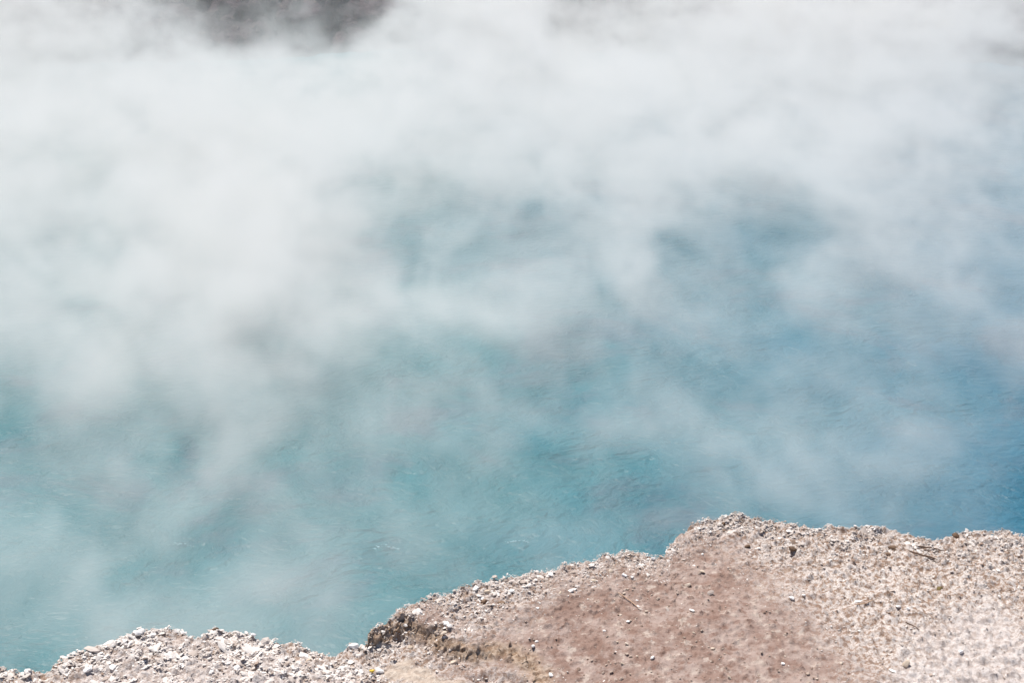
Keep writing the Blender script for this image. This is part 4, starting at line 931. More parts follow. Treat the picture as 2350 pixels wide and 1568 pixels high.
    22, 22, 22, 22, 22, 22, 22, 21, 21, 20, 20, 21, 21, 21, 21, 22, 21, 21, 21, 21, 20, 20, 21, 20, 18, 19, 21, 20, 21, 20, 21, 21, 21, 22, 22, 22, 22, 22, 22, 22, 22, 22, 22, 21, 22, 22, 22, 22, 22, 22, 21, 20, 19, 18, 15, 13, 13, 14, 14, 15, 15, 16, 17, 17, 17, 17, 17, 17, 17,
    22, 22, 22, 22, 22, 22, 22, 22, 20, 20, 20, 20, 20, 20, 20, 19, 19, 18, 17, 17, 13, 10, 7, 11, 12, 11, 7, 11, 16, 16, 18, 19, 21, 21, 21, 22, 19, 20, 20, 20, 21, 21, 21, 21, 21, 21, 21, 21, 22, 21, 21, 20, 20, 20, 19, 17, 15, 13, 14, 14, 15, 17, 18, 18, 18, 18, 18, 18, 18,
    22, 23, 23, 23, 23, 23, 23, 23, 23, 23, 23, 23, 22, 20, 19, 18, 18, 15, 15, 11, 6, 4, 5, 10, 8, 5, 4, 9, 14, 15, 18, 22, 23, 23, 23, 23, 19, 18, 18, 18, 18, 20, 22, 23, 23, 23, 23, 24, 24, 24, 24, 24, 23, 23, 23, 23, 22, 20, 18, 17, 18, 19, 19, 18, 18, 18, 18, 18, 18,
    23, 23, 23, 23, 23, 24, 25, 25, 25, 27, 26, 25, 20, 16, 17, 24, 20, 14, 11, 8, 10, 15, 16, 15, 14, 10, 10, 11, 18, 19, 20, 28, 26, 26, 27, 25, 27, 19, 17, 17, 16, 18, 21, 24, 23, 23, 24, 25, 26, 27, 28, 29, 28, 28, 28, 27, 27, 26, 24, 21, 19, 19, 21, 19, 18, 18, 18, 18, 18,
    23, 23, 23, 23, 24, 25, 26, 26, 27, 29, 26, 23, 16, 14, 23, 28, 17, 12, 8, 6, 14, 19, 12, 13, 11, 8, 7, 9, 17, 18, 19, 30, 27, 27, 27, 25, 27, 17, 17, 17, 17, 19, 21, 26, 22, 24, 24, 25, 26, 27, 29, 30, 28, 28, 27, 27, 26, 28, 25, 23, 21, 16, 21, 19, 19, 18, 18, 18, 18,
    17, 17, 17, 17, 17, 17, 17, 17, 17, 17, 17, 17, 17, 17, 16, 16, 16, 16, 16, 15, 15, 15, 15, 15, 14, 14, 14, 14, 14, 14, 14, 14, 13, 13, 13, 13, 13, 13, 13, 13, 13, 13, 14, 14, 14, 14, 14, 14, 14, 15, 15, 15, 15, 15, 16, 16, 16, 16, 16, 16, 16, 16, 17, 17, 17, 17, 17, 17, 17,
    17, 17, 17, 17, 17, 17, 17, 17, 17, 17, 17, 17, 17, 17, 16, 16, 16, 16, 16, 15, 15, 15, 15, 15, 14, 14, 14, 14, 14, 14, 14, 14, 13, 13, 13, 13, 13, 13, 13, 13, 13, 13, 13, 14, 14, 14, 14, 14, 14, 15, 15, 15, 15, 15, 16, 16, 16, 16, 16, 16, 16, 16, 17, 17, 17, 17, 17, 17, 17,
    17, 17, 17, 17, 17, 17, 17, 17, 17, 17, 17, 17, 17, 17, 16, 16, 16, 16, 16, 15, 15, 15, 15, 15, 14, 14, 14, 14, 14, 14, 14, 13, 13, 13, 13, 13, 13, 13, 13, 13, 13, 13, 13, 13, 14, 14, 14, 14, 14, 15, 15, 15, 15, 15, 15, 16, 16, 16, 16, 16, 16, 16, 17, 17, 17, 17, 17, 17, 17,
    18, 18, 17, 17, 17, 17, 17, 17, 17, 17, 17, 17, 17, 17, 16, 16, 16, 16, 16, 15, 15, 15, 15, 15, 14, 14, 14, 14, 14, 14, 13, 13, 13, 13, 13, 13, 13, 13, 13, 13, 13, 13, 13, 13, 13, 14, 14, 14, 14, 14, 15, 15, 15, 15, 15, 16, 16, 16, 16, 16, 16, 16, 16, 17, 17, 17, 17, 17, 17,
    18, 18, 18, 17, 17, 17, 17, 17, 17, 17, 17, 17, 17, 17, 16, 16, 16, 16, 16, 15, 15, 15, 15, 14, 14, 14, 14, 14, 14, 13, 13, 13, 13, 13, 13, 13, 13, 13, 13, 13, 13, 13, 13, 13, 13, 13, 14, 14, 14, 14, 15, 15, 15, 15, 15, 16, 16, 16, 16, 16, 16, 16, 16, 17, 17, 17, 17, 17, 17,
    18, 18, 18, 18, 17, 17, 17, 17, 17, 17, 17, 17, 17, 17, 16, 16, 16, 16, 16, 15, 15, 15, 15, 14, 14, 14, 14, 13, 13, 13, 13, 13, 13, 13, 13, 13, 13, 13, 13, 13, 13, 13, 13, 13, 13, 13, 13, 14, 14, 14, 14, 15, 15, 15, 15, 15, 16, 16, 16, 16, 16, 16, 16, 17, 17, 17, 17, 17, 17,
    18, 18, 18, 18, 18, 17, 17, 17, 17, 17, 17, 17, 17, 17, 16, 16, 16, 16, 16, 15, 15, 15, 14, 14, 14, 14, 13, 13, 13, 13, 13, 13, 13, 13, 13, 13, 12, 12, 12, 12, 12, 12, 12, 13, 13, 13, 13, 14, 14, 14, 14, 15, 15, 15, 15, 15, 16, 16, 16, 16, 16, 16, 16, 16, 17, 17, 17, 17, 17,
    18, 18, 18, 18, 18, 18, 17, 17, 17, 17, 17, 17, 17, 17, 16, 16, 16, 16, 16, 15, 15, 15, 14, 14, 14, 13, 13, 13, 13, 13, 13, 13, 13, 13, 13, 12, 12, 12, 12, 12, 12, 12, 12, 12, 12, 13, 13, 13, 14, 14, 14, 14, 15, 15, 15, 15, 15, 16, 16, 16, 16, 16, 16, 16, 17, 17, 17, 17, 17,
    18, 18, 18, 18, 18, 18, 18, 17, 17, 17, 17, 17, 17, 17, 17, 16, 16, 16, 16, 15, 15, 15, 14, 14, 13, 13, 12, 12, 12, 12, 13, 14, 14, 13, 12, 12, 11, 11, 11, 11, 11, 11, 12, 12, 12, 12, 13, 13, 13, 14, 14, 14, 14, 15, 15, 15, 15, 16, 16, 16, 16, 16, 16, 16, 16, 17, 17, 17, 17,
    18, 18, 18, 18, 18, 18, 18, 18, 17, 17, 17, 17, 17, 17, 17, 16, 16, 16, 16, 15, 15, 14, 14, 14, 13, 12, 12, 11, 12, 11, 13, 14, 15, 13, 12, 11, 11, 11, 11, 11, 11, 11, 11, 11, 12, 12, 12, 13, 13, 13, 14, 14, 14, 15, 15, 15, 15, 16, 16, 16, 16, 16, 16, 16, 16, 17, 17, 17, 17,
    18, 18, 18, 18, 18, 18, 18, 18, 18, 17, 17, 17, 17, 17, 17, 16, 16, 16, 16, 15, 15, 14, 14, 13, 13, 12, 11, 8, 9, 8, 12, 15, 19, 10, 11, 10, 10, 10, 10, 10, 10, 10, 10, 11, 11, 11, 12, 12, 13, 13, 13, 14, 14, 14, 15, 15, 15, 15, 16, 16, 16, 16, 16, 16, 16, 16, 17, 17, 17,
    18, 18, 18, 18, 18, 18, 18, 18, 18, 18, 17, 17, 17, 17, 17, 17, 16, 16, 16, 15, 15, 14, 14, 13, 13, 12, 10, 9, 10, 15, 17, 16, 16, 9, 13, 7, 9, 9, 9, 9, 9, 9, 10, 10, 10, 11, 11, 12, 12, 13, 13, 14, 14, 14, 15, 15, 15, 15, 16, 16, 16, 16, 16, 16, 16, 16, 17, 17, 17,
    18, 18, 18, 18, 18, 18, 18, 18, 18, 18, 18, 17, 17, 17, 17, 17, 16, 16, 16, 15, 15, 14, 14, 13, 13, 13, 14, 15, 15, 11, 9, 16, 7, 8, 11, 11, 8, 10, 7, 8, 9, 8, 9, 9, 9, 10, 11, 12, 12, 13, 13, 13, 14, 14, 14, 15, 15, 15, 15, 16, 16, 16, 16, 16, 16, 16, 16, 17, 17,
    18, 18, 18, 18, 18, 18, 18, 18, 18, 18, 18, 18, 17, 17, 17, 17, 17, 16, 16, 15, 15, 14, 14, 13, 12, 11, 12, 12, 12, 11, 9, 12, 10, 13, 11, 12, 8, 11, 12, 13, 9, 7, 4, 7, 8, 9, 10, 11, 12, 12, 13, 13, 14, 14, 14, 15, 15, 15, 15, 16, 16, 16, 16, 16, 16, 16, 16, 17, 17,
    18, 18, 18, 18, 18, 18, 18, 18, 18, 18, 18, 18, 18, 17, 17, 17, 17, 16, 16, 16, 15, 14, 14, 13, 12, 13, 14, 13, 14, 13, 12, 12, 12, 9, 8, 8, 11, 12, 14, 17, 11, 9, 5, 5, 7, 9, 10, 11, 12, 12, 13, 13, 14, 14, 14, 15, 15, 15, 15, 16, 16, 16, 16, 16, 16, 16, 16, 16, 17,
    19, 19, 19, 19, 19, 18, 18, 18, 18, 18, 18, 18, 18, 18, 17, 17, 17, 17, 16, 16, 15, 15, 13, 12, 11, 13, 11, 12, 13, 17, 14, 11, 9, 9, 12, 10, 11, 11, 11, 17, 14, 12, 8, 4, 6, 8, 10, 11, 11, 12, 13, 13, 13, 14, 14, 14, 15, 15, 15, 15, 16, 16, 16, 16, 16, 16, 16, 16, 17,
    19, 19, 19, 19, 19, 19, 19, 18, 18, 18, 18, 18, 18, 18, 18, 17, 17, 17, 17, 16, 16, 15, 14, 10, 9, 9, 18, 12, 14, 23, 12, 15, 14, 14, 15, 14, 14, 13, 9, 11, 10, 10, 9, 7, 6, 6, 10, 11, 11, 12, 12, 13, 13, 14, 14, 14, 15, 15, 15, 15, 16, 16, 16, 16, 16, 16, 16, 17, 17,
    19, 19, 19, 19, 19, 19, 19, 19, 19, 18, 18, 18, 18, 18, 18, 18, 17, 17, 17, 17, 17, 16, 15, 14, 12, 16, 22, 20, 21, 24, 15, 12, 11, 10, 11, 9, 10, 9, 9, 10, 11, 10, 9, 8, 11, 10, 11, 11, 12, 12, 12, 13, 13, 13, 14, 14, 14, 15, 15, 15, 16, 16, 16, 16, 16, 16, 16, 17, 17,
    19, 19, 19, 19, 19, 19, 19, 19, 19, 19, 18, 18, 18, 18, 18, 18, 18, 18, 17, 17, 17, 17, 18, 18, 19, 19, 20, 21, 23, 24, 21, 17, 16, 16, 15, 13, 13, 12, 13, 11, 9, 10, 10, 9, 12, 11, 13, 12, 12, 12, 12, 12, 13, 13, 14, 14, 14, 15, 15, 15, 16, 16, 16, 16, 16, 16, 16, 17, 17,
    20, 20, 19, 19, 19, 19, 19, 19, 19, 19, 19, 19, 18, 18, 18, 18, 18, 18, 18, 18, 18, 18, 19, 19, 19, 19, 21, 23, 26, 25, 22, 16, 13, 12, 16, 16, 14, 14, 13, 9, 12, 12, 9, 10, 12, 11, 10, 12, 11, 11, 12, 12, 13, 13, 14, 14, 14, 15, 15, 15, 16, 16, 16, 16, 16, 16, 17, 17, 17,
    20, 20, 20, 20, 20, 20, 19, 19, 19, 19, 19, 19, 19, 19, 18, 18, 18, 18, 18, 18, 18, 19, 19, 19, 18, 20, 22, 24, 28, 25, 16, 11, 9, 9, 12, 15, 16, 17, 10, 8, 8, 11, 15, 15, 13, 11, 8, 8, 9, 11, 12, 12, 13, 13, 13, 14, 14, 15, 15, 15, 16, 16, 16, 16, 16, 17, 17, 17, 17,
    20, 20, 20, 20, 20, 20, 20, 19, 19, 19, 19, 19, 19, 19, 19, 19, 19, 18, 18, 18, 18, 18, 18, 18, 20, 21, 22, 24, 26, 24, 16, 14, 11, 11, 10, 11, 13, 21, 11, 11, 8, 9, 11, 15, 14, 14, 11, 8, 9, 11, 11, 12, 13, 13, 13, 14, 14, 14, 15, 15, 16, 16, 16, 16, 16, 17, 17, 17, 17,
    20, 20, 20, 20, 20, 20, 20, 20, 20, 19, 19, 19, 19, 19, 19, 19, 19, 19, 19, 19, 19, 19, 19, 20, 21, 22, 23, 25, 24, 22, 17, 15, 13, 13, 14, 15, 16, 18, 17, 14, 12, 12, 14, 15, 16, 15, 14, 12, 10, 10, 11, 12, 12, 13, 13, 14, 14, 14, 15, 15, 16, 16, 16, 16, 17, 17, 17, 17, 17,
    21, 21, 21, 21, 21, 20, 20, 20, 20, 19, 19, 19, 19, 19, 19, 19, 19, 19, 20, 20, 20, 20, 21, 21, 22, 23, 24, 23, 24, 19, 19, 17, 18, 19, 19, 18, 18, 18, 18, 18, 17, 17, 18, 19, 18, 17, 16, 15, 13, 10, 11, 12, 12, 13, 13, 13, 14, 14, 15, 15, 16, 16, 16, 17, 17, 17, 17, 17, 17,
    21, 21, 21, 21, 21, 21, 21, 20, 20, 20, 19, 19, 19, 19, 19, 20, 20, 21, 20, 21, 21, 22, 22, 22, 22, 22, 22, 22, 21, 18, 19, 18, 18, 18, 18, 18, 18, 18, 18, 18, 17, 17, 16, 17, 18, 18, 17, 16, 16, 13, 11, 11, 12, 13, 13, 13, 14, 14, 15, 15, 16, 16, 16, 17, 17, 17, 17, 17, 17,
    21, 21, 21, 21, 21, 21, 21, 21, 20, 20, 19, 19, 19, 19, 19, 20, 21, 21, 21, 21, 21, 21, 21, 21, 21, 21, 21, 21, 19, 19, 19, 19, 19, 19, 19, 19, 19, 19, 18, 18, 18, 18, 17, 17, 18, 18, 19, 18, 17, 16, 14, 11, 11, 12, 13, 13, 13, 14, 15, 15, 16, 16, 17, 17, 17, 17, 17, 17, 17,
    22, 22, 22, 22, 22, 22, 21, 21, 20, 20, 19, 19, 18, 18, 19, 19, 19, 19, 19, 19, 19, 19, 18, 18, 17, 17, 17, 16, 16, 17, 17, 17, 18, 18, 18, 18, 18, 18, 18, 19, 19, 19, 18, 19, 19, 19, 19, 18, 17, 16, 16, 14, 11, 11, 12, 12, 13, 14, 14, 15, 16, 17, 17, 17, 17, 18, 18, 18, 18,
    22, 22, 22, 22, 22, 22, 22, 21, 21, 20, 19, 18, 18, 18, 18, 18, 18, 19, 18, 18, 18, 18, 17, 18, 16, 16, 18, 18, 18, 18, 18, 18, 18, 19, 19, 19, 19, 19, 19, 19, 19, 19, 19, 18, 19, 19, 19, 19, 19, 18, 17, 17, 15, 12, 11, 12, 12, 13, 14, 15, 16, 17, 17, 18, 18, 18, 18, 18, 18,
    23, 23, 23, 23, 23, 23, 23, 22, 21, 20, 18, 18, 18, 18, 18, 18, 17, 16, 15, 14, 14, 11, 7, 5, 8, 9, 6, 6, 10, 13, 14, 16, 19, 19, 18, 20, 15, 17, 17, 17, 18, 18, 18, 18, 19, 19, 19, 19, 19, 18, 18, 17, 17, 16, 14, 13, 13, 13, 14, 16, 17, 17, 18, 18, 18, 18, 18, 18, 18,
    23, 23, 23, 23, 23, 23, 24, 23, 23, 21, 21, 21, 21, 21, 20, 17, 15, 16, 15, 13, 10, 6, 3, 5, 9, 7, 4, 6, 10, 15, 17, 18, 22, 22, 22, 24, 16, 16, 15, 15, 16, 18, 20, 21, 21, 21, 22, 22, 23, 22, 22, 22, 22, 22, 21, 20, 18, 17, 17, 17, 18, 18, 19, 19, 19, 18, 18, 18, 18,
    23, 23, 24, 24, 24, 24, 25, 24, 25, 25, 25, 25, 24, 22, 19, 16, 17, 18, 13, 9, 6, 6, 8, 8, 8, 7, 5, 7, 11, 19, 20, 24, 25, 26, 25, 26, 16, 14, 14, 14, 14, 17, 22, 22, 23, 23, 24, 24, 25, 27, 27, 26, 26, 26, 25, 25, 23, 22, 19, 19, 19, 18, 20, 19, 19, 19, 19, 19, 19,
    24, 24, 24, 24, 25, 25, 28, 28, 28, 29, 28, 27, 25, 24, 24, 21, 21, 14, 9, 6, 6, 5, 5, 6, 5, 5, 5, 6, 11, 25, 25, 29, 29, 29, 29, 28, 15, 10, 13, 13, 13, 16, 21, 26, 25, 25, 26, 27, 28, 29, 30, 30, 30, 29, 29, 29, 28, 28, 25, 23, 20, 21, 22, 19, 19, 19, 19, 19, 19,
    24, 24, 24, 25, 26, 27, 30, 30, 32, 34, 30, 30, 27, 28, 29, 21, 26, 11, 10, 6, 7, 5, 5, 6, 5, 5, 7, 7, 14, 38, 33, 32, 33, 33, 33, 32, 17, 10, 13, 12, 12, 16, 19, 30, 27, 29, 28, 30, 31, 32, 33, 35, 35, 34, 34, 33, 32, 34, 30, 29, 25, 20, 25, 21, 20, 19, 19, 19, 19,
    18, 17, 17, 17, 17, 17, 17, 17, 17, 17, 17, 17, 17, 16, 16, 16, 16, 16, 15, 15, 15, 15, 14, 14, 14, 14, 14, 13, 13, 13, 13, 13, 13, 13, 13, 13, 13, 13, 13, 13, 13, 13, 13, 13, 14, 14, 14, 14, 14, 14, 15, 15, 15, 15, 15, 16, 16, 16, 16, 16, 16, 16, 17, 17, 17, 17, 17, 17, 17,
    18, 18, 17, 17, 17, 17, 17, 17, 17, 17, 17, 17, 17, 16, 16, 16, 16, 16, 15, 15, 15, 15, 14, 14, 14, 14, 14, 13, 13, 13, 13, 13, 13, 13, 13, 13, 13, 13, 13, 13, 13, 13, 13, 13, 14, 14, 14, 14, 14, 14, 15, 15, 15, 15, 15, 16, 16, 16, 16, 16, 16, 16, 17, 17, 17, 17, 17, 17, 17,
    18, 18, 18, 17, 17, 17, 17, 17, 17, 17, 17, 17, 17, 16, 16, 16, 16, 16, 15, 15, 15, 15, 14, 14, 14, 14, 13, 13, 13, 13, 13, 13, 13, 13, 13, 13, 13, 13, 13, 13, 13, 13, 13, 13, 13, 14, 14, 14, 14, 14, 15, 15, 15, 15, 15, 16, 16, 16, 16, 16, 16, 16, 17, 17, 17, 17, 17, 17, 17,
    18, 18, 18, 18, 17, 17, 17, 17, 17, 17, 17, 17, 17, 16, 16, 16, 16, 16, 15, 15, 15, 14, 14, 14, 14, 13, 13, 13, 13, 13, 13, 13, 13, 13, 13, 13, 13, 13, 13, 13, 13, 13, 13, 13, 13, 13, 14, 14, 14, 14, 15, 15, 15, 15, 15, 16, 16, 16, 16, 16, 16, 16, 17, 17, 17, 17, 17, 17, 17,
    18, 18, 18, 18, 18, 17, 17, 17, 17, 17, 17, 17, 17, 16, 16, 16, 16, 16, 15, 15, 15, 14, 14, 14, 14, 13, 13, 13, 13, 13, 13, 13, 13, 13, 13, 13, 13, 13, 13, 13, 13, 13, 13, 13, 13, 13, 13, 14, 14, 14, 14, 15, 15, 15, 15, 15, 16, 16, 16, 16, 16, 16, 17, 17, 17, 17, 17, 17, 17,
    18, 18, 18, 18, 18, 17, 17, 17, 17, 17, 17, 17, 17, 16, 16, 16, 16, 16, 15, 15, 15, 14, 14, 14, 13, 13, 13, 13, 12, 12, 13, 13, 13, 13, 13, 13, 13, 13, 12, 12, 12, 12, 13, 13, 13, 13, 13, 14, 14, 14, 14, 15, 15, 15, 15, 15, 16, 16, 16, 16, 16, 16, 17, 17, 17, 17, 17, 17, 17,
    18, 18, 18, 18, 18, 18, 17, 17, 17, 17, 17, 17, 17, 16, 16, 16, 16, 15, 15, 15, 15, 14, 14, 13, 13, 13, 12, 12, 12, 12, 12, 13, 13, 13, 13, 13, 13, 12, 12, 12, 12, 12, 12, 12, 13, 13, 13, 13, 14, 14, 14, 14, 15, 15, 15, 15, 16, 16, 16, 16, 16, 16, 17, 17, 17, 17, 17, 17, 17,
    18, 18, 18, 18, 18, 18, 18, 17, 17, 17, 17, 17, 17, 16, 16, 16, 16, 15, 15, 15, 15, 14, 14, 13, 13, 12, 12, 11, 11, 11, 12, 13, 14, 14, 13, 13, 12, 12, 12, 12, 12, 12, 12, 12, 12, 12, 13, 13, 13, 14, 14, 14, 15, 15, 15, 15, 15, 16, 16, 16, 16, 16, 16, 17, 17, 17, 17, 17, 17,
    18, 18, 18, 18, 18, 18, 18, 18, 17, 17, 17, 17, 17, 17, 16, 16, 16, 15, 15, 15, 14, 14, 14, 13, 13, 12, 11, 10, 10, 10, 11, 13, 15, 14, 14, 13, 12, 12, 11, 11, 11, 11, 11, 11, 12, 12, 12, 13, 13, 13, 14, 14, 14, 15, 15, 15, 15, 16, 16, 16, 16, 16, 16, 17, 17, 17, 17, 17, 17,
    18, 18, 18, 18, 18, 18, 18, 18, 18, 17, 17, 17, 17, 17, 16, 16, 16, 16, 15, 15, 14, 14, 14, 13, 12, 12, 10, 9, 8, 8, 7, 13, 18, 14, 14, 13, 12, 11, 10, 10, 10, 10, 10, 11, 11, 12, 12, 12, 13, 13, 14, 14, 14, 15, 15, 15, 15, 16, 16, 16, 16, 16, 16, 17, 17, 17, 17, 17, 17,
    18, 18, 18, 18, 18, 18, 18, 18, 18, 17, 17, 17, 17, 17, 16, 16, 16, 16, 15, 15, 14, 14, 13, 13, 12, 12, 10, 7, 8, 9, 14, 13, 17, 8, 16, 13, 11, 10, 9, 9, 9, 9, 9, 10, 10, 11, 12, 12, 12, 13, 13, 14, 14, 14, 15, 15, 15, 15, 16, 16, 16, 16, 16, 17, 17, 17, 17, 17, 17,
    19, 19, 18, 18, 18, 18, 18, 18, 18, 18, 17, 17, 17, 17, 17, 16, 16, 16, 15, 15, 14, 14, 13, 13, 12, 12, 12, 11, 13, 14, 10, 13, 8, 7, 11, 10, 7, 10, 6, 7, 9, 8, 8, 9, 10, 10, 11, 12, 12, 13, 13, 13, 14, 14, 15, 15, 15, 15, 16, 16, 16, 16, 16, 17, 17, 17, 17, 17, 17,
    19, 19, 19, 19, 19, 18, 18, 18, 18, 18, 18, 17, 17, 17, 17, 16, 16, 16, 15, 15, 14, 14, 13, 13, 12, 12, 12, 11, 10, 9, 8, 11, 7, 9, 10, 12, 6, 10, 9, 9, 8, 5, 5, 8, 9, 10, 11, 11, 12, 12, 13, 13, 14, 14, 14, 15, 15, 15, 16, 16, 16, 16, 16, 17, 17, 17, 17, 17, 17,
    19, 19, 19, 19, 19, 19, 18, 18, 18, 18, 18, 17, 17, 17, 17, 16, 16, 16, 15, 15, 15, 14, 13, 13, 12, 10, 11, 11, 12, 12, 10, 10, 13, 9, 7, 8, 9, 12, 13, 12, 8, 6, 3, 7, 8, 9, 10, 11, 12, 12, 13, 13, 14, 14, 14, 15, 15, 15, 16, 16, 16, 16, 17, 17, 17, 17, 17, 17, 17,
    19, 19, 19, 19, 19, 19, 19, 19, 18, 18, 18, 18, 17, 17, 17, 17, 16, 16, 16, 15, 15, 14, 13, 12, 11, 11, 11, 10, 11, 11, 14, 9, 8, 7, 9, 8, 9, 9, 11, 14, 12, 9, 5, 5, 7, 9, 10, 11, 11, 12, 12, 13, 13, 14, 14, 15, 15, 15, 16, 16, 16, 16, 17, 17, 17, 17, 17, 17, 17,
    20, 20, 20, 19, 19, 19, 19, 19, 19, 18, 18, 18, 18, 17, 17, 17, 16, 16, 16, 15, 15, 14, 14, 12, 10, 9, 8, 12, 10, 14, 12, 13, 12, 12, 13, 12, 13, 12, 8, 11, 8, 10, 6, 4, 5, 9, 10, 11, 11, 12, 12, 13, 13, 14, 14, 14, 15, 15, 16, 16, 16, 16, 17, 17, 17, 17, 17, 17, 17,
    20, 20, 20, 20, 20, 19, 19, 19, 19, 19, 18, 18, 18, 17, 17, 17, 16, 16, 16, 16, 15, 15, 14, 14, 10, 10, 16, 15, 18, 19, 14, 11, 9, 8, 10, 8, 10, 8, 7, 9, 9, 8, 8, 8, 8, 10, 10, 10, 11, 11, 12, 12, 13, 13, 14, 14, 15, 15, 15, 16, 16, 16, 17, 17, 17, 17, 17, 17, 17,
    20, 20, 20, 20, 20, 20, 20, 19, 19, 19, 18, 18, 18, 18, 17, 17, 17, 16, 16, 16, 15, 15, 15, 16, 16, 18, 18, 18, 18, 20, 17, 15, 12, 11, 11, 10, 10, 9, 10, 9, 8, 9, 8, 9, 10, 10, 10, 10, 11, 11, 12, 12, 13, 13, 14, 14, 15, 15, 15, 16, 16, 17, 17, 17, 17, 17, 17, 18, 18,
    21, 21, 21, 21, 20, 20, 20, 20, 19, 19, 19, 18, 18, 18, 17, 17, 17, 16, 16, 16, 16, 16, 15, 16, 16, 16, 17, 19, 20, 24, 21, 17, 13, 13, 15, 13, 12, 12, 11, 10, 12, 8, 8, 10, 10, 9, 10, 10, 10, 11, 11, 12, 13, 13, 14, 14, 15, 15, 15, 16, 16, 17, 17, 17, 17, 18, 18, 18, 18,
    21, 21, 21, 21, 21, 21, 20, 20, 20, 19, 19, 19, 18, 18, 17, 17, 17, 17, 16, 16, 16, 16, 17, 17, 16, 16, 18, 20, 22, 22, 18, 10, 8, 8, 11, 14, 14, 12, 9, 7, 8, 12, 13, 11, 10, 8, 7, 8, 10, 10, 11, 12, 12, 13, 13, 14, 15, 15, 15, 16, 16, 17, 17, 17, 18, 18, 18, 18, 18,
    22, 22, 22, 22, 21, 21, 21, 20, 20, 20, 19, 19, 18, 18, 18, 17, 17, 17, 16, 16, 15, 16, 16, 16, 16, 17, 19, 20, 23, 20, 15, 12, 10, 9, 9, 10, 11, 14, 10, 8, 7, 9, 12, 13, 12, 10, 7, 8, 9, 10, 11, 12, 12, 13, 13, 14, 14, 15, 16, 16, 16, 17, 17, 18, 18, 18, 18, 18, 18,
    22, 22, 22, 22, 22, 22, 21, 21, 20, 20, 19, 19, 18, 18, 18, 17, 17, 17, 16, 16, 16, 16, 17, 17, 18, 18, 19, 21, 21, 20, 15, 13, 11, 11, 11, 13, 14, 16, 14, 11, 10, 12, 13, 14, 13, 12, 11, 8, 9, 10, 11, 11, 12, 12, 13, 14, 14, 15, 16, 16, 17, 17, 17, 18, 18, 18, 18, 19, 19,
    23, 23, 23, 23, 22, 22, 22, 21, 21, 20, 20, 19, 18, 18, 18, 17, 17, 17, 17, 17, 17, 18, 18, 18, 18, 19, 20, 21, 20, 18, 16, 15, 15, 16, 16, 16, 16, 16, 16, 15, 15, 15, 16, 16, 15, 14, 13, 11, 9, 10, 10, 11, 12, 12, 13, 13, 14, 15, 16, 16, 17, 17, 18, 18, 18, 19, 19, 19, 19,
    24, 24, 24, 23, 23, 23, 22, 22, 21, 20, 20, 19, 18, 18, 17, 17, 17, 17, 18, 18, 18, 18, 19, 19, 19, 19, 19, 19, 20, 16, 16, 16, 16, 16, 16, 16, 16, 16, 16, 15, 15, 14, 15, 16, 16, 15, 14, 13, 11, 9, 10, 11, 11, 12, 12, 13, 14, 15, 16, 16, 17, 18, 18, 19, 19, 19, 19, 19, 19,
    24, 24, 24, 24, 24, 24, 23, 22, 22, 21, 20, 19, 18, 17, 17, 17, 17, 18, 18, 18, 18, 18, 18, 18, 18, 18, 18, 18, 17, 16, 16, 17, 16, 16, 16, 16, 16, 16, 16, 16, 15, 15, 15, 15, 16, 16, 15, 15, 14, 11, 10, 10, 11, 11, 12, 13, 14, 15, 16, 17, 17, 18, 19, 19, 19, 20, 20, 20, 20,
    25, 25, 25, 25, 25, 24, 24, 23, 22, 21, 20, 19, 18, 16, 16, 16, 17, 17, 17, 17, 17, 16, 16, 16, 15, 15, 15, 14, 14, 14, 15, 15, 15, 16, 16, 16, 16, 16, 16, 16, 16, 16, 16, 16, 17, 16, 16, 15, 14, 13, 11, 10, 10, 11, 11, 12, 13, 15, 16, 17, 18, 18, 19, 20, 20, 20, 20, 20, 20,
    26, 26, 26, 26, 26, 25, 25, 24, 23, 22, 20, 19, 17, 15, 15, 16, 16, 16, 16, 16, 16, 15, 15, 14, 14, 13, 14, 14, 14, 15, 15, 16, 16, 17, 16, 17, 17, 17, 17, 16, 16, 16, 16, 16, 16, 17, 17, 16, 16, 15, 14, 12, 10, 10, 10, 11, 13, 15, 16, 17, 18, 19, 20, 20, 20, 21, 21, 21, 21,
    27, 27, 27, 27, 27, 26, 26, 25, 24, 22, 20, 19, 16, 16, 16, 16, 16, 15, 14, 13, 12, 12, 8, 5, 4, 7, 7, 4, 6, 10, 12, 14, 17, 17, 16, 17, 13, 14, 15, 15, 16, 16, 16, 16, 17, 17, 17, 17, 16, 16, 16, 15, 14, 12, 12, 12, 13, 15, 16, 17, 19, 20, 21, 21, 21, 21, 21, 21, 21,
    27, 27, 28, 28, 28, 28, 27, 27, 25, 23, 19, 20, 19, 19, 19, 19, 17, 14, 13, 14, 11, 9, 5, 4, 6, 8, 6, 4, 8, 12, 15, 17, 21, 20, 20, 22, 14, 13, 13, 13, 15, 17, 18, 18, 19, 19, 20, 21, 21, 21, 21, 20, 20, 19, 17, 16, 16, 16, 15, 18, 20, 21, 22, 22, 22, 22, 22, 22, 22,
    28, 28, 28, 29, 29, 29, 29, 29, 27, 23, 24, 23, 23, 23, 22, 19, 17, 16, 16, 12, 8, 6, 5, 6, 6, 6, 5, 5, 7, 13, 20, 22, 24, 24, 24, 25, 13, 12, 12, 13, 14, 18, 21, 21, 21, 22, 23, 24, 25, 25, 25, 24, 24, 24, 23, 21, 19, 18, 19, 18, 21, 22, 23, 23, 23, 23, 22, 22, 22,
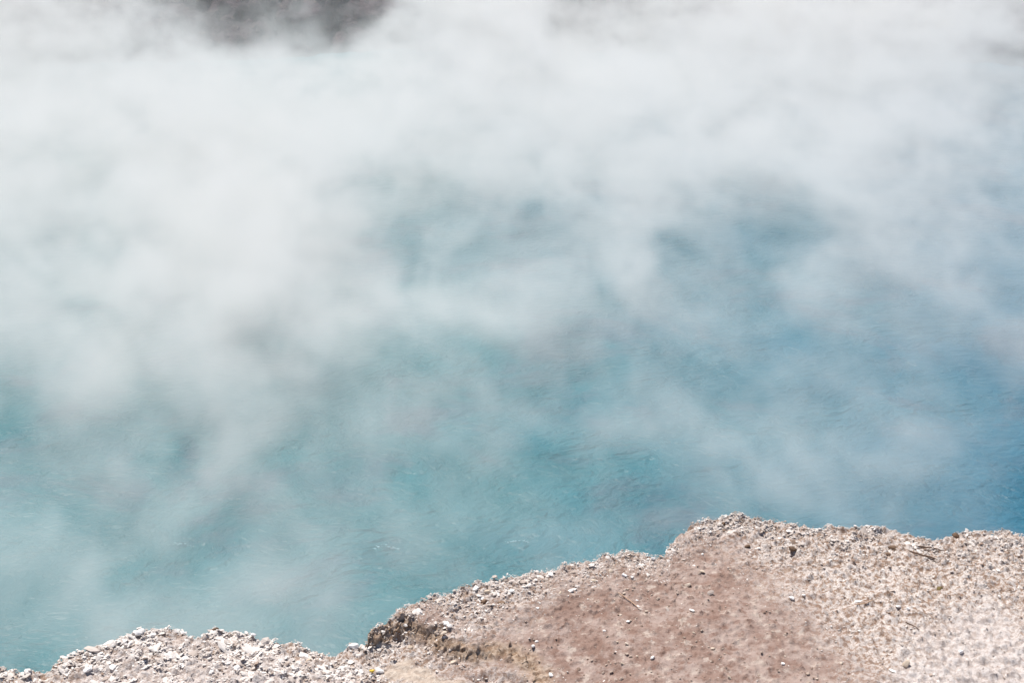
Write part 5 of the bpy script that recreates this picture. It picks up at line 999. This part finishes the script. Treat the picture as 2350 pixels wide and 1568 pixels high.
    29, 29, 29, 29, 30, 31, 32, 31, 32, 31, 30, 30, 29, 27, 25, 23, 22, 19, 15, 9, 7, 7, 7, 6, 7, 6, 5, 8, 10, 17, 29, 33, 30, 31, 31, 30, 16, 13, 13, 14, 15, 18, 26, 26, 27, 27, 28, 29, 30, 32, 32, 32, 32, 31, 31, 30, 28, 26, 24, 24, 25, 24, 24, 24, 24, 23, 23, 23, 23,
    29, 29, 30, 30, 31, 32, 34, 38, 38, 38, 38, 36, 34, 31, 29, 27, 26, 21, 12, 10, 9, 10, 11, 11, 11, 10, 8, 11, 18, 32, 36, 39, 39, 39, 39, 39, 25, 18, 19, 19, 19, 22, 28, 34, 34, 34, 35, 36, 38, 39, 41, 41, 41, 40, 40, 39, 39, 37, 35, 31, 29, 30, 27, 25, 24, 24, 23, 23, 23,
    29, 29, 30, 31, 32, 33, 36, 38, 40, 43, 39, 39, 34, 31, 30, 26, 32, 15, 14, 9, 13, 13, 15, 15, 13, 12, 13, 11, 21, 48, 40, 39, 43, 42, 42, 43, 31, 22, 24, 22, 22, 26, 27, 38, 35, 37, 37, 39, 40, 42, 43, 45, 44, 43, 43, 43, 41, 44, 38, 38, 31, 29, 28, 26, 25, 24, 23, 23, 23,
)
GAIN = 1.06
lat = ((np.array(LATTICE, float) / 90) ** 2 * 6).reshape(5, 33, 69)
lat = np.concatenate([lat, np.zeros((1, 33, 69))])
VS = 0.105
gx0, gy0, gz0 = -17.0, 3.6, 0.02
vnx, vny, vnz = 325, 334, 26
vx = (gx0 + np.arange(vnx) * VS)[None, None, :]
vy = (gy0 + np.arange(vny) * VS)[None, :, None]
vz = (gz0 + np.arange(vnz) * VS)[:, None, None]
vx, vy, vz = (a + np.zeros((vnz, vny, vnx)) for a in (vx, vy, vz))
sc_ = .35 + .018 * vy                                      # billows grow as they drift out over the pool
w1 = fbm(NZ1, vx / 1.6, vy / 2.6, vz / 1.2, 3)
w2 = fbm(NZ2, vx / 1.6, vy / 2.6, vz / 1.2 + 9, 3)
w3 = fbm(NZ3, vx / 1.6, vy / 1.6, vz / 1.2 + 4, 2)
ux, uy, uz = vx + w1 * .38, vy + w2 * .45, np.maximum(vz + w3 * .12, 0)
Hh = .95 + .05 * uy
fx = np.clip((ux + 17) / .5, 0, 67.999)
fy = np.clip(np.log(np.maximum(uy, 3.6) / 3.6) / .075, 0, 31.999)
fz = np.clip(uz / Hh * 5, 0, 4.999)
ix, iy, iz = fx.astype(int), fy.astype(int), fz.astype(int)
ax, ay, az = fx - ix, fy - iy, fz - iz
dens = 0
for a in (0, 1):
    for b in (0, 1):
        for c in (0, 1):
            dens = dens + lat[iz + c, iy + b, ix + a] * (ax if a else 1 - ax) * (ay if b else 1 - ay) * (az if c else 1 - az)
gro = .34 + .017 * vy
sx_, sy_ = vx / gro, np.log(gro) / .017 * .55
al_, ac_ = (sx_ * .87 - sy_ * .5) * .8, (sx_ * .5 + sy_ * .87) * 1.05   # torn into streaks by the wind
n = fbm(NZ3, al_ + w1 * .9, ac_ + w2 * .9, vz / gro * 1.2, 4, .76)
n = n + .35 * fbm(NZ1, vx / 2.2, vy / 2.6, vz / 1.5, 2)
amp = 2.0 - .9 * smooth(.06, .40, dens)                    # the thick of a plume is more even than its torn rims
dens = dens * np.clip(1 + amp * n, .12, 3.6) * GAIN
ex, ey = vx / 23.0, (vy - 21.0) / 17.45
dens = dens * (1 - smooth(.93, 1.0, np.sqrt(ex ** 2 + ey ** 2) * (1 + .02 * w1)) * smooth(30, 31, vy + 40 * (vy < 6)))
edge = np.minimum(np.minimum(vx - gx0, gx0 + (vnx - 1) * VS - vx), 1.5) / 1.5
dens = dens * smooth(0, 1, edge) * smooth(3.5, 4.3, vy - .1 * vx)
dens = np.maximum(dens, .0016)
pm = bpy.data.meshes.new('steam_samples')
pm.vertices.add(dens.size)
pm.attributes.new('density', 'FLOAT', 'POINT').data.foreach_set('value', dens.astype(np.float32).ravel())
src = bpy.data.objects.new('steam_samples', pm)            # data only, never in the scene

gt = bpy.data.node_groups.new('steam', 'GeometryNodeTree')
gt.interface.new_socket('Geometry', in_out='INPUT', socket_type='NodeSocketGeometry')
gt.interface.new_socket('Geometry', in_out='OUTPUT', socket_type='NodeSocketGeometry')
N, L = gt.nodes.new, gt.links.new


def gm(op, a, b=None):
    m = N('ShaderNodeMath')
    m.operation = op
    for k, v in enumerate((a, b)):
        if v is None:
            continue
        if isinstance(v, (int, float)):
            m.inputs[k].default_value = v
        else:
            L(v, m.inputs[k])
    return m.outputs[0]


g_out, g_vol, g_obj = N('NodeGroupOutput'), N('GeometryNodeVolumeCube'), N('GeometryNodeObjectInfo')
g_obj.inputs['Object'].default_value = src
g_si = N('GeometryNodeSampleIndex')
g_si.data_type = 'FLOAT'
g_si.domain = 'POINT'
g_na = N('GeometryNodeInputNamedAttribute')
g_na.data_type = 'FLOAT'
g_na.inputs['Name'].default_value = 'density'
L(g_obj.outputs['Geometry'], g_si.inputs['Geometry'])
L(g_na.outputs[0], g_si.inputs['Value'])
g_sx = N('ShaderNodeSeparateXYZ')
L(N('GeometryNodeInputPosition').outputs[0], g_sx.inputs[0])
gi = [gm('ROUND', gm('DIVIDE', gm('SUBTRACT', g_sx.outputs[k], float((gx0, gy0, gz0)[k])), VS)) for k in range(3)]
L(gm('ADD', gi[0], gm('MULTIPLY', gm('ADD', gi[1], gm('MULTIPLY', gi[2], vny)), vnx)), g_si.inputs['Index'])
L(g_si.outputs[0], g_vol.inputs['Density'])
g_vol.inputs['Min'].default_value = (gx0, gy0, gz0)
g_vol.inputs['Max'].default_value = (gx0 + (vnx - 1) * VS, gy0 + (vny - 1) * VS, gz0 + (vnz - 1) * VS)
for k, v in zip(('Resolution X', 'Resolution Y', 'Resolution Z'), (vnx, vny, vnz)):
    g_vol.inputs[k].default_value = v
sm = bpy.data.materials.new('steam')
sm.use_nodes = True
st = sm.node_tree
st.nodes.remove(st.nodes['Principled BSDF'])
pv = st.nodes.new('ShaderNodeVolumePrincipled')
pv.inputs['Color'].default_value = (.975, .974, .958, 1)
pv.inputs['Density'].default_value = 1.0
pv.inputs['Anisotropy'].default_value = 0.0
st.links.new(pv.outputs[0], st.nodes['Material Output'].inputs['Volume'])
g_sm = N('GeometryNodeSetMaterial')
g_sm.inputs['Material'].default_value = sm
L(g_vol.outputs[0], g_sm.inputs[0])
L(g_sm.outputs[0], g_out.inputs[0])
vol = bpy.data.volumes.new('steam')
vol.materials.append(sm)
vol.render.clipping = .0004
steam = bpy.data.objects.new('steam', vol)
COL.objects.link(steam)
steam.modifiers.new('steam', 'NODES').node_group = gt
steam['kind'] = 'stuff'
steam['label'] = 'white steam drifting in billows over the turquoise hot spring'
steam['category'] = 'steam'
